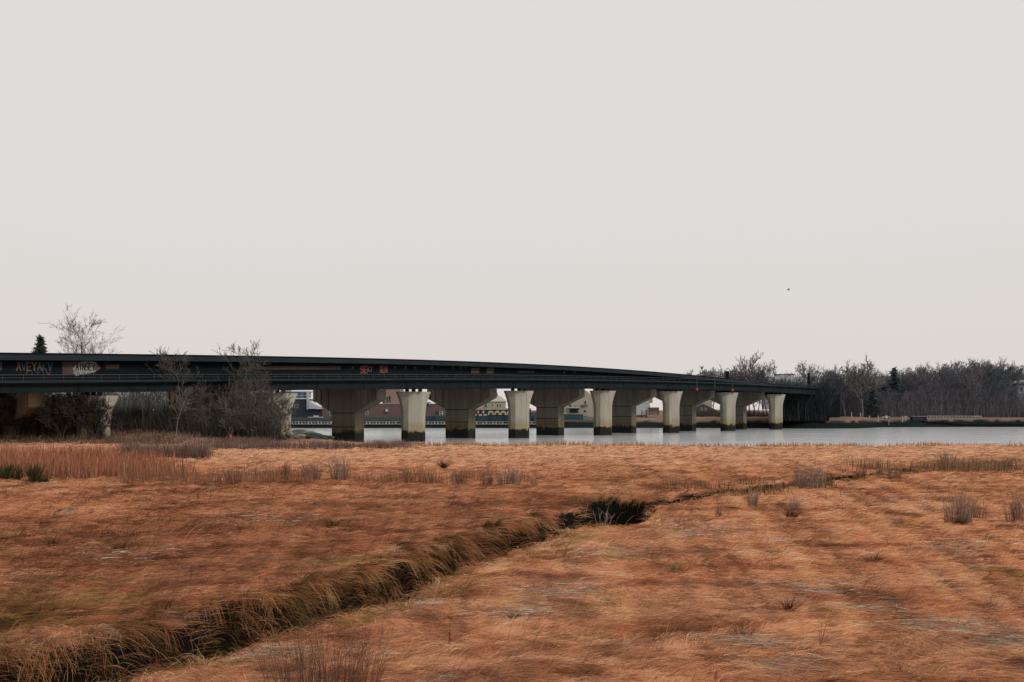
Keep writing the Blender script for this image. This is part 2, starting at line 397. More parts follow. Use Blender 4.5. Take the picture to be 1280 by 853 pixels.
# grass hanging over the creek bank
def bank_grass(nc, seed):
    r = np.random.default_rng(seed)
    seg = np.diff(LIP, axis=0); ln = np.hypot(seg[:, 0], seg[:, 1])
    sel = [i for i in range(len(seg)) if i <= 9]
    wts = np.array([ln[i] / (LIP[i][1]**.38) for i in sel]); wts /= wts.sum()
    ic = r.choice(sel, nc, p=wts); uc = r.random(nc)
    kb = r.integers(8, 46, nc); cid = np.repeat(np.arange(nc), kb); n = len(cid)
    ii = ic[cid]; u = uc[cid]
    a = LIP[ii]; dd = seg[ii]; tn = dd/np.hypot(dd[:, 0], dd[:, 1])[:, None]
    nrm = np.stack([-tn[:, 1], tn[:, 0]], -1)
    tc = 1.10 + np.abs(r.normal(0, .30, nc)); tc = np.where(r.random(nc) < .10, r.uniform(.75, 1.1, nc), tc)
    ts = tc[cid] + r.normal(0, .07, n)
    xy = a + dd*u[:, None] + tn*r.normal(0, .085, n)[:, None] + nrm*ts[:, None]
    x, Y = xy[:, 0], xy[:, 1]
    ok_ = (pit(x, Y) < .6) & ~((ii == 9) & (u > .85))
    z = np.maximum(hgt(x, Y), -.45)
    lean = (-.25 + r.normal(0, .42, nc))[cid] + r.normal(0, .16, n)
    d2 = -nrm + tn*lean[:, None]; d2 /= np.hypot(d2[:, 0], d2[:, 1])[:, None]
    d = np.concatenate([d2, np.zeros((n, 1))], 1)
    Ln = r.uniform(.42, .95, nc)[cid]*r.uniform(.7, 1.15, n); up = np.array([0, 0, 1.])
    dr = r.uniform(-.05, .38, nc)[cid]*r.uniform(.6, 1.3, n)
    st = np.where(r.random(nc) < .22, 2.0, 1.0)[cid]
    dr = np.where(st > 1, -.25, dr)
    p0 = np.stack([x, Y, z - .03], -1)
    p1 = p0 + d*(Ln*.34/st)[:, None] + up*(Ln*r.uniform(.24, .40, n))[:, None]
    p2 = p0 + d*(Ln*.82/st)[:, None] - up*(Ln*dr)[:, None] + r.normal(0, .05, (n, 3))
    P = bez(p0, p1, p2, 6)
    cc = np.array([(.50,.235,.10), (.42,.17,.08), (.22,.10,.045), (.15,.10,.035), (.60,.35,.17)])
    col = cc[r.choice(5, nc, p=[.30, .27, .20, .13, .10])][cid]*r.lognormal(0, .22, n)[:, None]
    col = col*(1 - .6*sm(1.05, .8, ts))[:, None]
    w = .0075*np.clip(Y/14, .9, 3)*r.uniform(.6, 1.5, n)
    return P[ok_], w[ok_], col[ok_]
P, w, c = bank_grass(330, 303)
g = link('bank_grass', strands('bank_grass', P, w, c, root_shade=.3), M_GRASS)
tag(g, 'long tawny grass drooping over the creek bank', 'grass', kind='stuff')

def lip_grass(nc, seed):
    r = np.random.default_rng(seed)
    seg = np.diff(LIP, axis=0); sel = np.arange(0, 17)
    ln = np.hypot(seg[:, 0], seg[:, 1]); wts = ln[sel]/LIP[sel, 1]**.8; wts /= wts.sum()
    ic = r.choice(sel, nc, p=wts); uc = r.random(nc); kb = r.integers(6, 34, nc); cid = np.repeat(np.arange(nc), kb); n = len(cid)
    ii = ic[cid]; dd = seg[ii]; tn = dd/np.hypot(dd[:, 0], dd[:, 1])[:, None]; nrm = np.stack([-tn[:, 1], tn[:, 0]], -1)
    t0 = np.where(r.random(nc) < .75, r.uniform(-.5, .12, nc), r.uniform(-1.3, -.4, nc))
    xy = LIP[ii] + dd*uc[cid][:, None] + tn*r.normal(0, .12, n)[:, None] + nrm*(t0[cid] + r.normal(0, .08, n))[:, None]
    x, Y = xy[:, 0], xy[:, 1]; z = hgt(x, Y)
    th = r.uniform(0, 2*pi, nc)[cid] + r.normal(0, .45, n)
    d = np.stack([np.cos(th), np.sin(th), 0*th], -1); Ln = r.uniform(.18, .5, nc)[cid]*r.uniform(.6, 1.2, n); up = np.array([0, 0, 1.])
    st = r.uniform(.25, .75, nc)[cid]
    p0 = np.stack([x, Y, z - .02], -1); p1 = p0 + d*(Ln*.3)[:, None] + up*(Ln*st)[:, None]; p2 = p0 + d*(Ln*.85)[:, None] + up*(Ln*(st*.6 - .25*r.random(n)))[:, None]
    cc = np.array([(.58,.30,.14), (.44,.18,.085), (.24,.13,.05), (.66,.43,.26), (.20,.14,.045)])
    col = cc[r.choice(5, nc, p=[.3, .27, .17, .12, .14])][cid]*r.lognormal(0, .2, n)[:, None]
    return bez(p0, p1, p2, 5), .007*np.clip(Y/14, .9, 4)*r.uniform(.6, 1.5, n), col
P, w, c = lip_grass(420, 311)
g = link('lip_grass', strands('lip_grass', P, w, c, root_shade=.5), M_GRASS)
tag(g, 'broken straw and rust grass tufts along the near lip of the creek', 'grass', kind='stuff')
# grass around the dark pool where the creek turns
def pool_grass(n, seed):
    r = np.random.default_rng(seed)
    a = r.uniform(.3, pi - .15, n); k = r.uniform(.9, 1.22, n)
    x = 3.40 + 1.45*k*np.cos(a); Y = 35.6 + 3.5*k*np.sin(a)
    z = np.maximum(hgt(x, Y), -.12)
    d = np.stack([-np.cos(a), -np.abs(np.sin(a)) - .25, 0*a], -1) + r.normal(0, .35, (n, 3))*np.array([1, 1, 0])
    Ln = r.uniform(.25, .6, n); up = np.array([0, 0, 1.])
    p0 = np.stack([x, Y, z], -1)
    p1 = p0 + d*(Ln*.3)[:, None] + up*(Ln*.14)[:, None]
    p2 = p0 + d*(Ln*.5)[:, None] - up*(Ln*r.uniform(0, .75, n))[:, None]
    cc = np.array([(.26,.15,.055), (.12,.085,.028), (.07,.055,.02), (.44,.24,.10)])
    return bez(p0, p1, p2, 5),   .013*r.uniform(.6, 1.5, n), cc[r.choice(4, n, p=[.25, .35, .25, .15])]*r.lognormal(0, .25, n)[:, None]
P, w, c = pool_grass(420, 307)
g = link('pool_grass', strands('pool_grass', P, w, c), M_GRASS)
tag(g, 'olive grass fringing the dark pool at the creek bend', 'grass', kind='stuff')

# upright reeds
def upright(n, xs, Ys, h, hv, cols, w, seed, lean=.12):
    r = np.random.default_rng(seed)
    z = hgt(xs, Ys); H = h*r.uniform(1-hv, 1+hv, n)
    p0 = np.stack([xs, Ys, z - .03], -1); up = np.array([0, 0, 1.])
    L1 = r.normal(0, lean, (n, 3))*np.array([1, 1, 0])
    p1 = p0 + up*(H*.5)[:, None] + L1*.3*H[:, None]
    p2 = p0 + up*H[:, None] + L1*H[:, None]
    cc = np.array(cols); col = cc[r.integers(0, len(cc), n)]*r.lognormal(0, .22, n)[:, None]
    side = np.stack([np.ones(n), r.normal(0, .5, n), np.zeros(n)], -1)
    return bez(p0, p1, p2, 4), w*r.uniform(.6, 1.4, n), col, side
def reed_patch(n, seed, px0, px1, py0, py1, h, cols, w, dens=None):
    r = np.random.default_rng(seed)
    px = r.uniform(px0, px1, n); py = r.uniform(py0, py1, n)
    Y = CAMZ*F/(py - HZ); x = (px - CX)/F*Y
    if dens is not None:
        k = r.random(n) < dens(px, py, x, Y); x, Y = x[k], Y[k]
    return upright(len(x), x, Y, h, .3, cols, w, seed+1)
RED = [(.33,.138,.078), (.26,.105,.06), (.42,.205,.115), (.20,.09,.052)]
P, w, c, sd_ = reed_patch(11000, 401, -150, 262, 567, 599, .74, RED, .045, lambda px, py, x, Y: sm(262, 190, px + (600-py)*.9)*np.clip(.35 + .8*(fbm(x/4, Y/4, 7, 2)), 0, 1))
tag(link('red_reeds', strands('red_reeds', P, w, c, sd_, .75), M_GRASS), 'dense reddish brown reeds at left of the marsh', 'reeds', kind='stuff')
P, w, c, sd_ = reed_patch(4200, 411, 150, 720, 595, 607, .5, [(.32,.15,.075), (.25,.12,.07), (.2,.12,.085)], .03, lambda px, py, x, Y: sm(.42, .62, fbm(x/2.2, Y/3, 17, 3))*sm(720, 560, px))
tag(link('sedge_strip', strands('sedge_strip', P, w, c, sd_, .8), M_GRASS), 'thin strip of upright brown sedge across the marsh', 'reeds', kind='stuff')
P, w, c, sd_ = reed_patch(5200, 421, 470, 1400, 555.8, 558.8, .42, [(.34,.16,.08), (.26,.12,.06), (.45,.25,.12)], .05, lambda px, py, x, Y: sm(.36, .66, fbm(x/3, Y/3, 27, 3)))
tag(link('edge_grass', strands('edge_grass', P, w, c, sd_, .8), M_GRASS), 'ragged grass tufts along the river edge of the marsh', 'grass', kind='stuff')
GREYB = [(.17,.115,.095), (.13,.095,.085), (.20,.13,.10), (.10,.075,.065)]
def brush_strip(name, label, n, seed, px0, px1, py0, py1, h, cols=GREYB, w=.03, lim=.3):
    P, w, c, s = reed_patch(n, seed, px0, px1, py0, py1, h, cols, w, lambda px, py, x, Y: np.clip(sm(lim, lim+.25, fbm(x/2.5, Y/4, seed, 3)), 0, 1)*sm(px0-1, px0+18, px)*sm(px1+1, px1-18, px))
    tag(link(name, strands(name, P, w, c, s, .6), M_TWIG), label, 'brush', kind='stuff')
brush_strip('brush', 'grey brush strip behind the red reeds', 4200, 431, 145, 268, 569, 575, .95)
brush_strip('brush', 'low mauve brush strip at the foot of the leftmost lit pier', 6500, 441, 255, 520, 557, 563, .6)
brush_strip('brush', 'dark olive sedge along the creek right of the bend', 1300, 453, 815, 1060, 604, 622, .34, [(.15,.10,.045), (.11,.075,.035), (.24,.13,.065), (.30,.17,.085)], .03, .46)
brush_strip('brush', 'olive and brown brush on the marsh along the creek at right', 2600, 451, 1040, 1290, 584, 592, .6, [(.22,.13,.07), (.15,.11,.05), (.26,.16,.1)], .03, .38)
# undergrowth on the left bank
def bank_brush(name, label, n, seed, xr, yr, h, cols, w, lim=.25):
    r = np.random.default_rng(seed)
    x = r.uniform(*xr, n); Y = r.uniform(*yr, n)
    k = (Y < np.interp(x, EX, EY) - 2) & (r.random(n) < sm(lim, lim+.3, fbm(x/3, Y/4, seed, 3)))
    x, Y = x[k], Y[k]
    P, w, c, s = upright(len(x), x, Y, h, .45, cols, w, seed, .3)
    tag(link(name, strands(name, P, w, c, s, .6), M_TWIG), label, 'brush', kind='stuff')
bank_brush('brush', 'low brown brush along the foot of the left bank', 9000, 461, (-75, -25), (99, 106), .55, [(.17,.10,.072), (.13,.085,.062), (.20,.12,.085), (.08,.075,.045)], .045)
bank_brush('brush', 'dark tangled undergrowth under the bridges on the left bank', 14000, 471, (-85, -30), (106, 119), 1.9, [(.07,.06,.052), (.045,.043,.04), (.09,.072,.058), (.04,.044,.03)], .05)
def thicket_px(label, n, seed, pxr, Yr, h, cols, w):
    r = np.random.default_rng(seed)
    px = r.uniform(*pxr, n); Y = r.uniform(*Yr, n); x = (px-CX)/F*Y
    hh = h*(.05 + 1.7*np.clip(fbm(x/1.9, Y/5, seed, 3) - .12, 0, 1))*(.75 + .5*vnoise(x*1.3, Y*.3, 3))*sm(pxr[0]-1, pxr[0]+9, px)*sm(pxr[1]+1, pxr[1]-9, px)
    P, w, c, s = upright(n, x, Y, hh, .45, cols, w, seed, .28)
    tag(link('thicket', strands('thicket', P, w, c, s, .6), M_TWIG), label, 'brush', kind='stuff')
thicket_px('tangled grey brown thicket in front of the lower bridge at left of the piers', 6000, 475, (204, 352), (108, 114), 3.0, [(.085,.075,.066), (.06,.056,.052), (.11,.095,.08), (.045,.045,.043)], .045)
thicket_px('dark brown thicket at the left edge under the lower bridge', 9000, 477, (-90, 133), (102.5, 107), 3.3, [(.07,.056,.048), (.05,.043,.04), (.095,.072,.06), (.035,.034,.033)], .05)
bank_brush('brush', 'grey green thicket beyond the bridges on the left bank', 16000, 481, (-110, -40), (140, 185), 4.6, [(.075,.082,.085), (.095,.09,.088), (.06,.066,.05), (.11,.095,.088)], .08)

# pale dead stems lying in drifts on the grass
def wrack(seed):
    r = np.random.default_rng(seed); Ps, Ws, Cs = [], [], []
    for px, py, rx, ry, n, ang in ((690,738,75,11,420,.1),(640,768,60,9,330,-.2),(930,812,70,5,260,.05),(1175,790,80,12,420,.15),(560,702,50,6,200,0),(1245,808,50,9,260,.2),(870,668,60,7,260,0),(1085,762,60,9,260,-.1),
                                   (960,842,60,8,260,.6),(1010,735,80,10,300,0),(760,690,70,8,260,.1),(520,760,40,8,160,.3),(150,700,80,7,160,.1),(330,650,80,6,160,0),(330,818,60,8,220,.3),(1180,690,60,6,200,0)):
        a = px + r.normal(0, rx*.5, n); b = py + r.normal(0, ry*.6, n)
        Y = CAMZ*F/(np.clip(b, 560, 880) - HZ); x = (a - CX)/F*Y; t, dep = creek(x, Y)
        k = ~((t > -.2) & (t < 1.3)); x, Y = x[k], Y[k]; m = len(x); z = hgt(x, Y) + r.uniform(.03, .09, m)
        th = ang + r.normal(0, .5, m); L_ = r.uniform(.12, .5, m); d = np.stack([np.cos(th), -np.sin(th), r.normal(0, .06, m)], -1)*L_[:, None]
        p0 = np.stack([x, Y, z], -1); Ps.append(bez(p0, p0 + d*.5 + r.normal(0, .02, (m, 3)), p0 + d, 4)); Ws.append(.007*np.clip(Y/14, .9, 3)*r.uniform(.6, 1.4, m))
        Cs.append(np.array([(.50,.40,.31), (.38,.30,.23), (.56,.42,.28), (.24,.19,.15), (.12,.085,.06)])[r.integers(0, 5, m)]*r.lognormal(0, .15, m)[:, None])
    return np.concatenate(Ps), np.concatenate(Ws), np.concatenate(Cs)
P, w, c = wrack(601)
tag(link('wrack', strands('wrack', P, w, c), M_GRASS), 'drifts of pale dead stems lying on the marsh grass', 'dead stems', kind='stuff')

# ------------------------------------------------------------------ shrubs and tufts (one thing each)
def shrub(label, px, py, wpx, hpx, cols, n=90, wst=None, group=None, cat='shrub', name='marsh_shrub', lean=.16, twigs=2):
    x0, Y0 = G(px, py); k = Y0/F; rad = wpx*.5*k; h = hpx*k*(1.45 if name == 'grass_tussock' else 1)
    r = np.random.default_rng(int(px*31 + py))
    a = r.uniform(0, 2*pi, n); q = np.sqrt(r.random(n))*rad*.75
    dx, dy = q*np.cos(a), q*np.sin(a)*.6
    zb = float(hgt(np.array([x0]), np.array([Y0]))[0])
    z = hgt(x0+dx, Y0+dy) - zb
    H = h*1.25*(.3 + .75*r.beta(1.6, 1.3, n))*(1 - .4*(q/(rad+1e-6))**2)
    p0 = np.stack([dx, dy, z - .03], -1); up = np.array([0, 0, 1.])
    out = np.stack([dx, dy, 0*dx], -1)*.35 + r.normal(0, lean, (n, 3))*np.array([1, .8, 0])*H[:, None]
    p1 = p0 + up*(H*.55)[:, None] + out*.25; p2 = p0 + up*H[:, None] + out
    ww = (wst or max(.004, .55*k))*r.uniform(.6, 1.3, n)
    cc = np.array(cols); col = cc[r.integers(0, len(cc), n)]*r.lognormal(0, .2, n)[:, None]
    P = [bez(p0, p1, p2, 5)]; Wd = [ww]; Cl = [col]
    for _ in range(twigs):
        tt = r.uniform(.35, .85, n)[:, None]
        b0 = (1-tt)**2*p0 + 2*tt*(1-tt)*p1 + tt**2*p2
        dirv = up*r.uniform(.5, 1, n)[:, None] + r.normal(0, .5, (n, 3))*np.array([1, .8, .2])
        ln = (H*r.uniform(.15, .4, n))[:, None]
        b2 = b0 + dirv*ln; b1 = (b0+b2)/2 + r.normal(0, .03, (n, 3))*ln
        P.append(bez(b0, b1, b2, 5)); Wd.append(ww*.6); Cl.append(col)
    P = np.concatenate(P); Wd = np.concatenate(Wd); Cl = np.concatenate(Cl)
    sdv = np.stack([np.ones(len(P)), r.normal(0, .4, len(P)), np.zeros(len(P))], -1)
    o = link(name, strands(name, P, Wd, Cl, sdv, .7), M_TWIG, None, (x0, Y0, zb))
    return tag(o, label, cat, group)
GP = [(.22,.155,.12), (.27,.19,.15), (.14,.095,.075), (.32,.22,.165)]
BR = [(.22,.12,.075), (.16,.09,.06), (.28,.16,.10), (.12,.075,.055)]
DK = [(.11,.068,.045), (.15,.085,.052), (.19,.105,.062), (.075,.05,.036)]
shrub('big twiggy dark brown shrub in the foreground beside the creek', 405, 872, 185, 96, DK+[(.20,.11,.08)], 380, .0055, lean=.10)
shrub('tall grey brown shrub, right one of a pair left of centre', 425, 603, 30, 30, GP, 110)
shrub('wide rusty grey shrub, left one of a pair left of centre', 389, 602, 32, 24, BR+GP, 100)
shrub('slim rust coloured stem clump left of the shrub pair', 356, 602, 12, 26, BR, 40)
shrub('small rust coloured clump at the right end of the reed strip', 291, 606, 26, 18, BR, 60)
shrub('brown clump, first of the row below the lit piers', 533, 606, 26, 19, BR, 80)
shrub('small brown clump beside the leftmost clump of the row', 510, 605, 14, 18, BR, 40)
shrub('brown clump, second widest of the row below the piers', 574, 606, 24, 20, BR, 80)
shrub('grey mauve shrub, largest of the row below the piers', 636, 607, 36, 24, GP, 120)
shrub('rust coloured clump left of the largest shrub of the row', 608, 606, 22, 20, BR, 60)
shrub('small grey sprig right of the largest shrub of the row', 668, 607, 10, 12, GP, 30)
shrub('spreading grey shrub beside the creek right of centre', 1016, 612, 46, 32, GP, 170)
shrub('slim dark shrub just left of the spreading grey one', 998, 610, 14, 26, GP, 50)
shrub('small dense dark shrub right of the spreading grey one', 1036, 609, 14, 17, DK, 60)
shrub('upright brown sprig on the creek edge right of centre', 977, 608, 8, 15, DK, 24)
shrub('pale brown shrub with bare stems by the creek', 941, 636, 18, 24, GP, 60)
shrub('low grey shrub on the near side of the creek', 992, 638, 20, 16, GP, 50)
shrub('small leaning brown shrub on the creek bend', 900, 648, 14, 20, BR, 40)
shrub('large grey shrub at right of the marsh', 1198, 655, 46, 41, GP, 190)
shrub('small brown shrub leaning on the large grey one at right', 1222, 650, 26, 24, BR, 70)
shrub('grey brown shrub at the right edge of the picture', 1268, 652, 30, 38, GP+BR, 120)
shrub('small grey green shrub far back at right', 1184, 588, 26, 22, GP+[(.13,.12,.06)], 90)
shrub('thin reddish shrub between the two grey ones at right', 1075, 600, 20, 20, BR, 60)
shrub('reddish clump in the line of brush at right', 1118, 600, 22, 20, BR, 60)
shrub('brown clump at the far right back of the marsh', 1255, 588, 24, 18, BR, 60)
shrub('pale grey dead shrub standing in the dark pool', 757, 650, 24, 30, [(.30,.25,.20), (.2,.165,.14)], 14, .018, twigs=3, lean=.3)
shrub('dark green bush at the left edge of the picture', 12, 600, 36, 19, [(.06,.056,.024), (.09,.07,.033), (.04,.038,.019)], 200, .05, lean=.3)
shrub('dark olive bush beside the one at the left edge', 44, 602, 20, 22, [(.05,.045,.022), (.08,.06,.03)], 120, .05, lean=.3)
shrub('low dark bush in front of the red reeds', 55, 604, 16, 9, [(.04,.035,.02), (.06,.05,.03)], 60, .05, lean=.3)
for lab, px, py, h, ln in (('tall thin red brown weed standing alone at right foreground', 1026, 812, 52, .22), ('thin rusty weed stalk in the middle foreground', 562, 808, 48, .08),
                       ('short rusty weed stalk at right of the middle', 964, 716, 26, .2), ('bent weed stalk right of the creek bend', 855, 662, 22, .05),
                       ('pale weed stalk on the left creek bank', 238, 745, 32, .05), ('red weed stalk in the bottom right foreground', 895, 862, 36, .1)):
    shrub(lab, px, py, 5, h, [(.26,.085,.045), (.20,.07,.04)], 5, .009, cat='weed', name='weed_stalk', lean=ln, twigs=1)
TD = [(.05,.03,.016), (.075,.042,.022), (.035,.028,.016)]
TB = [(.13,.07,.035), (.09,.05,.027)]
for lab, px, py, wd_, h, cl_ in (('broad dark grass tussock in the foreground right of centre', 926, 803, 34, 12, TD), ('upright blackish tuft near the right foreground weed', 986, 768, 14, 16, TD),
                        ('flat dark tussock left of the upright blackish tuft', 895, 768, 22, 8, TD), ('low brown tussock in the middle distance at right', 1091, 700, 22, 10, TB),
                        ('dark tussock in the bottom right foreground', 1122, 850, 34, 15, TB), ('olive tussock left of the broad dark one', 850, 716, 38, 11, [(.12,.09,.03), (.16,.11,.04)]),
                        ('wide olive brown tussock in front of the creek', 642, 775, 24, 8, TB), ('dark tuft on the near lip of the creek', 668, 668, 8, 10, TD),
                        ('small dark tuft on the pale grass below the second lit pier', 555, 586, 7, 8, TD), ('dark brown hump among the flattened grass at left', 66, 684, 16, 14, TB),
                        ('brown hump left of the middle', 150, 690, 24, 11, TB), ('brown tuft beside the creek bend at right', 990, 650, 18, 9, TD),
                        ('dark tuft under the large grey shrub at right', 1200, 657, 22, 8, TD), ('dark ragged tussock at the lower middle', 690, 815, 30, 8, TB),
                        ('dark brown tussock on the left marsh above the creek', 415, 657, 18, 9, TD), ('low tussock near the right edge', 1240, 760, 30, 10, TB)):
    shrub(lab, px, py, wd_, h, cl_, 110, None, 'grass tussocks on the marsh', 'tussock', 'grass_tussock', .85, 0)

# ------------------------------------------------------------------ bridges
D = Vector((.64, .768, 0)).normalized(); NV = Vector((-D.y, D.x, 0)); A0 = Vector((-14.3, 140, 0)); SP = 23.3
def BP(s, n, z): return A0 + D*s + NV*n + Vector((0, 0, z))
def interp(k, tab): return float(np.interp(k, [t[0] for t in tab], [t[1] for t in tab]))
def cub(tab):
    xs = [t[0] for t in tab]; yv = np.array([t[1] for t in tab]); 
    co_ = np.polyfit(xs, yv, 4); return lambda k: float(np.polyval(co_, k)) + WATER
RAIL = cub([(-5,6.3),(-2.5,7.72),(-1,8.75),(0,9.32),(1,9.9),(2,10.3),(3.3,10.58),(5,10.6),(6,10.4),(6.6,10.3)])
NBOT = cub([(-5,4.9),(-2.5,6.15),(-1,6.75),(0,7.15),(1,7.8),(2,8.3),(3,8.55),(4,8.5),(5,8.25),(6,8.0),(6.6,7.9)])
FTOP = cub([(-5,8.1),(-2.5,9.85),(-1,10.85),(0,11.45),(1,11.72),(2,11.8),(3.3,11.55),(4,11.2),(5,10.5),(6,9.8),(6.6,9.4)])
SOF = lambda k: max(FTOP(k) - 3.0, NBOT(k) + .12)
KS = np.linspace(-5.5, 6.35, 62)
def sweep(mb, sec, ks=KS):
    mb.loft([[BP(k*SP, n, z(k)) for n, z in sec] for k in ks]); return mb
def off(fn, d): return lambda k: fn(k) + d

M_STEEL = mat('dark_steel', (.0115, .018, .0215), .8, .55, .9, col2=(.0075,.0115,.0135), streak=True, spec=.1)
M_STEEL2 = mat('black_steel', (.0075, .0115, .0140), .85, .3, .5, spec=.08)
M_EDGE = mat('edge_beam', (.017, .028, .034), .7, .35, .4, spec=.15)
M_RAIL = mat('galvanised_rail', (.05, .06, .06), .6, .3, 1)
M_CONC = mat('weathered_concrete', (.355, .33, .268), .9, .3, 1.1, col2=(.25, .225, .172), streak=True, tide=(.15, .28, (.010, .012, .012)), bump=.3)
M_CONCB = mat('shaded_stained_concrete', (.20, .182, .14), .9, .4, 1.1, col2=(.125, .11, .08), streak=True, tide=(.10, .4, (.016, .020, .018)), bump=.3)  # pier concrete darkened, with the shade under the high deck in its colour
M_DRIP = mat('lime_streak', (.39, .375, .31), .9, .25, 2, streak=True, tide=(.15, .28, (.010, .012, .012)))

near = tag(empty('lower_bridge', BP(0, 0, WATER)), 'low dark steel girder bridge in front, carried on pale hexagonal concrete piers', 'bridge')
sweep(MB(), [(-2.5, off(RAIL,-.62)), (1.1, off(RAIL,-.62)), (1.1, off(RAIL,-.9)), (-2.5, off(RAIL,-.9))]).build('deck', M_STEEL, near)
for n0 in (-2.05, -.75, .55):
    mb = MB()
    sweep(mb, [(n0, off(RAIL,-.905)), (n0+.22, off(RAIL,-.905)), (n0+.22, NBOT), (n0, NBOT)])
    sweep(mb, [(n0-.2, off(NBOT,-.003)), (n0+.42, off(NBOT,-.003)), (n0+.42, off(NBOT,.06)), (n0-.2, off(NBOT,.06))])
    if n0 < -2:
        for k in np.arange(-5.4, 6.3, .33):
            mb.loft([[BP(k*SP+a, n0-b, z(k)) for a, b in ((-.02,.002),(.02,.002),(.02,.07),(-.02,.07))] for z in (off(NBOT,.07), off(RAIL,-.93))])
    mb.build('girder', M_STEEL2 if n0 > -2 else M_STEEL, near)
mb = MB()
sweep(mb, [(-2.62, off(RAIL,-.55)), (-2.503, off(RAIL,-.55)), (-2.503, off(RAIL,-.78)), (-2.62, off(RAIL,-.78))])
mb.build('edge_strip', M_EDGE, near)
mb = MB()
for d_ in (0, -.28):
    mb.tube([BP(k*SP, -2.3, RAIL(k)+d_) for k in KS], .03 if d_ == 0 else .018, 5)
for k in np.arange(-5.4, 6.3, .085):
    mb.tube([BP(k*SP, -2.3, RAIL(k)-.6), BP(k*SP, -2.3, RAIL(k)-.03)], .025, 4)
mb.build('railing', M_RAIL, near)
# hexagonal flared piers
FU = Vector((.90, .43, 0)).normalized(); FN = Vector((FU.y, -FU.x, 0))     # width axis, front normal
for k in range(-4, 6):
    c = BP(k*SP, -.6, 0); zt = NBOT(k) - .36; zf = zt - 3.3
    gz0 = -3.0
    w2, ch, dp = 1.62, .55, 1.0
    def ring(z, e):
        pr = [(-w2+ch, dp), (w2-ch, dp), (w2+e, dp-.55), (w2+e, -dp+.55), (w2-ch, -dp), (-w2+ch, -dp), (-w2-e, -dp+.55), (-w2-e, dp-.55)]
        return [c + FU*u + FN*v + Vector((0,0,z)) for u, v in pr]
    mb = MB().loft([ring(z, e_) for z, e_ in ((gz0,0),(zf,0),(zf+.7,.04),(zf+1.4,.16),(zf+2.1,.36),(zf+2.7,.58),(zf+3.1,.76),(zt,.8))])
    pr = mb.build('pier', M_CONC, near)
    for u in (.15, w2-ch-.1):
        top = zt-.1 if u < 1 else zf
        mb = MB(); mb.loft([[c + FU*(u+a) + FN*(dp+.004+b) + Vector((0,0,z)) for a, b in ((-.07,0),(.07,0),(.05,.02),(-.05,.02))] for z in (-.2, top)])
        mb.build('lime_streak', M_DRIP, pr)
    for n0 in (-2.05, -.75, .55):
        q = BP(k*SP, n0+.11, 0)
        MB().loft([[q + FU*a + FN*b + Vector((0,0,z)) for a, b in ((-.22,-.22),(.22,-.22),(.22,.22),(-.22,.22))] for z in (zt, NBOT(k)-.004)]).build('bearing', M_STEEL2, pr)
# clearance markers and poles
M_RED = mat('red_lamp', (.62, .03, .06), .4, .2, 3)
for px, lamp, yt in ((871, True, 468), (893.5, False, 470), (915.5, True, 472)):
    # where the ray of that column meets the fascia line
    u = (px-CX)/F; o_ = BP(0, -2.75, 0); s = (o_.x - u*o_.y)/(u*D.y - D.x); q = BP(s, -2.75, 0); k = s/SP
    zb_ = NBOT(k) + .15; zt_ = CAMZ - (yt-HZ)/F*q.y
    pp = MB().tube([q + Vector((0,0,zb_)), q + Vector((0,0,zt_))], .07, 6).build('marker_pole', M_RAIL, near)
    if lamp: MB().ball(q + Vector((0,0,zb_-.1)), .27).build('red_lamp', M_RED, pp, True)

far = tag(empty('highway_bridge', BP(0, 7, WATER)), 'higher dark bridge behind with graffiti on its girder and wide hammerhead piers', 'bridge')
sweep(MB(), [(1.5, FTOP), (13.6, FTOP), (13.6, off(FTOP,-.5)), (1.5, off(FTOP,-.5))]).build('deck', M_STEEL2, far)
sweep(MB(), [(1.38, off(FTOP,.05)), (1.497, off(FTOP,.05)), (1.497, off(FTOP,-.56)), (1.38, off(FTOP,-.56))]).build('edge_beam', M_EDGE, far)
sweep(MB(), [(1.30, off(FTOP,.19)), (1.80, off(FTOP,.19)), (1.80, off(FTOP,.054)), (1.30, off(FTOP,.054))]).build('coping', M_STEEL2, far)
for n0 in (2.3, 5.8, 9.3, 12.8):
    mb = MB(); sweep(mb, [(n0, off(FTOP,-.503)), (n0+.25, off(FTOP,-.503)), (n0+.25, SOF), (n0, SOF)])
    if n0 < 3:
        sweep(mb, [(n0-.25, off(SOF,.14)), (n0-.003, off(SOF,.14)), (n0-.003, SOF), (n0-.25, SOF)])
    mb.build('girder', M_STEEL2, far)
# open handrail on top towards the right
mb = MB(); ks = np.linspace(3.7, 6.3, 20)
for d_ in (.95, .55): mb.tube([BP(k*SP, 1.6, FTOP(k)+d_) for k in ks], .035, 5)
for k in np.arange(3.7, 6.3, .1): mb.tube([BP(k*SP, 1.6, FTOP(k)+.19), BP(k*SP, 1.6, FTOP(k)+.95)], .035, 4)
mb.build('railing', M_STEEL, far)
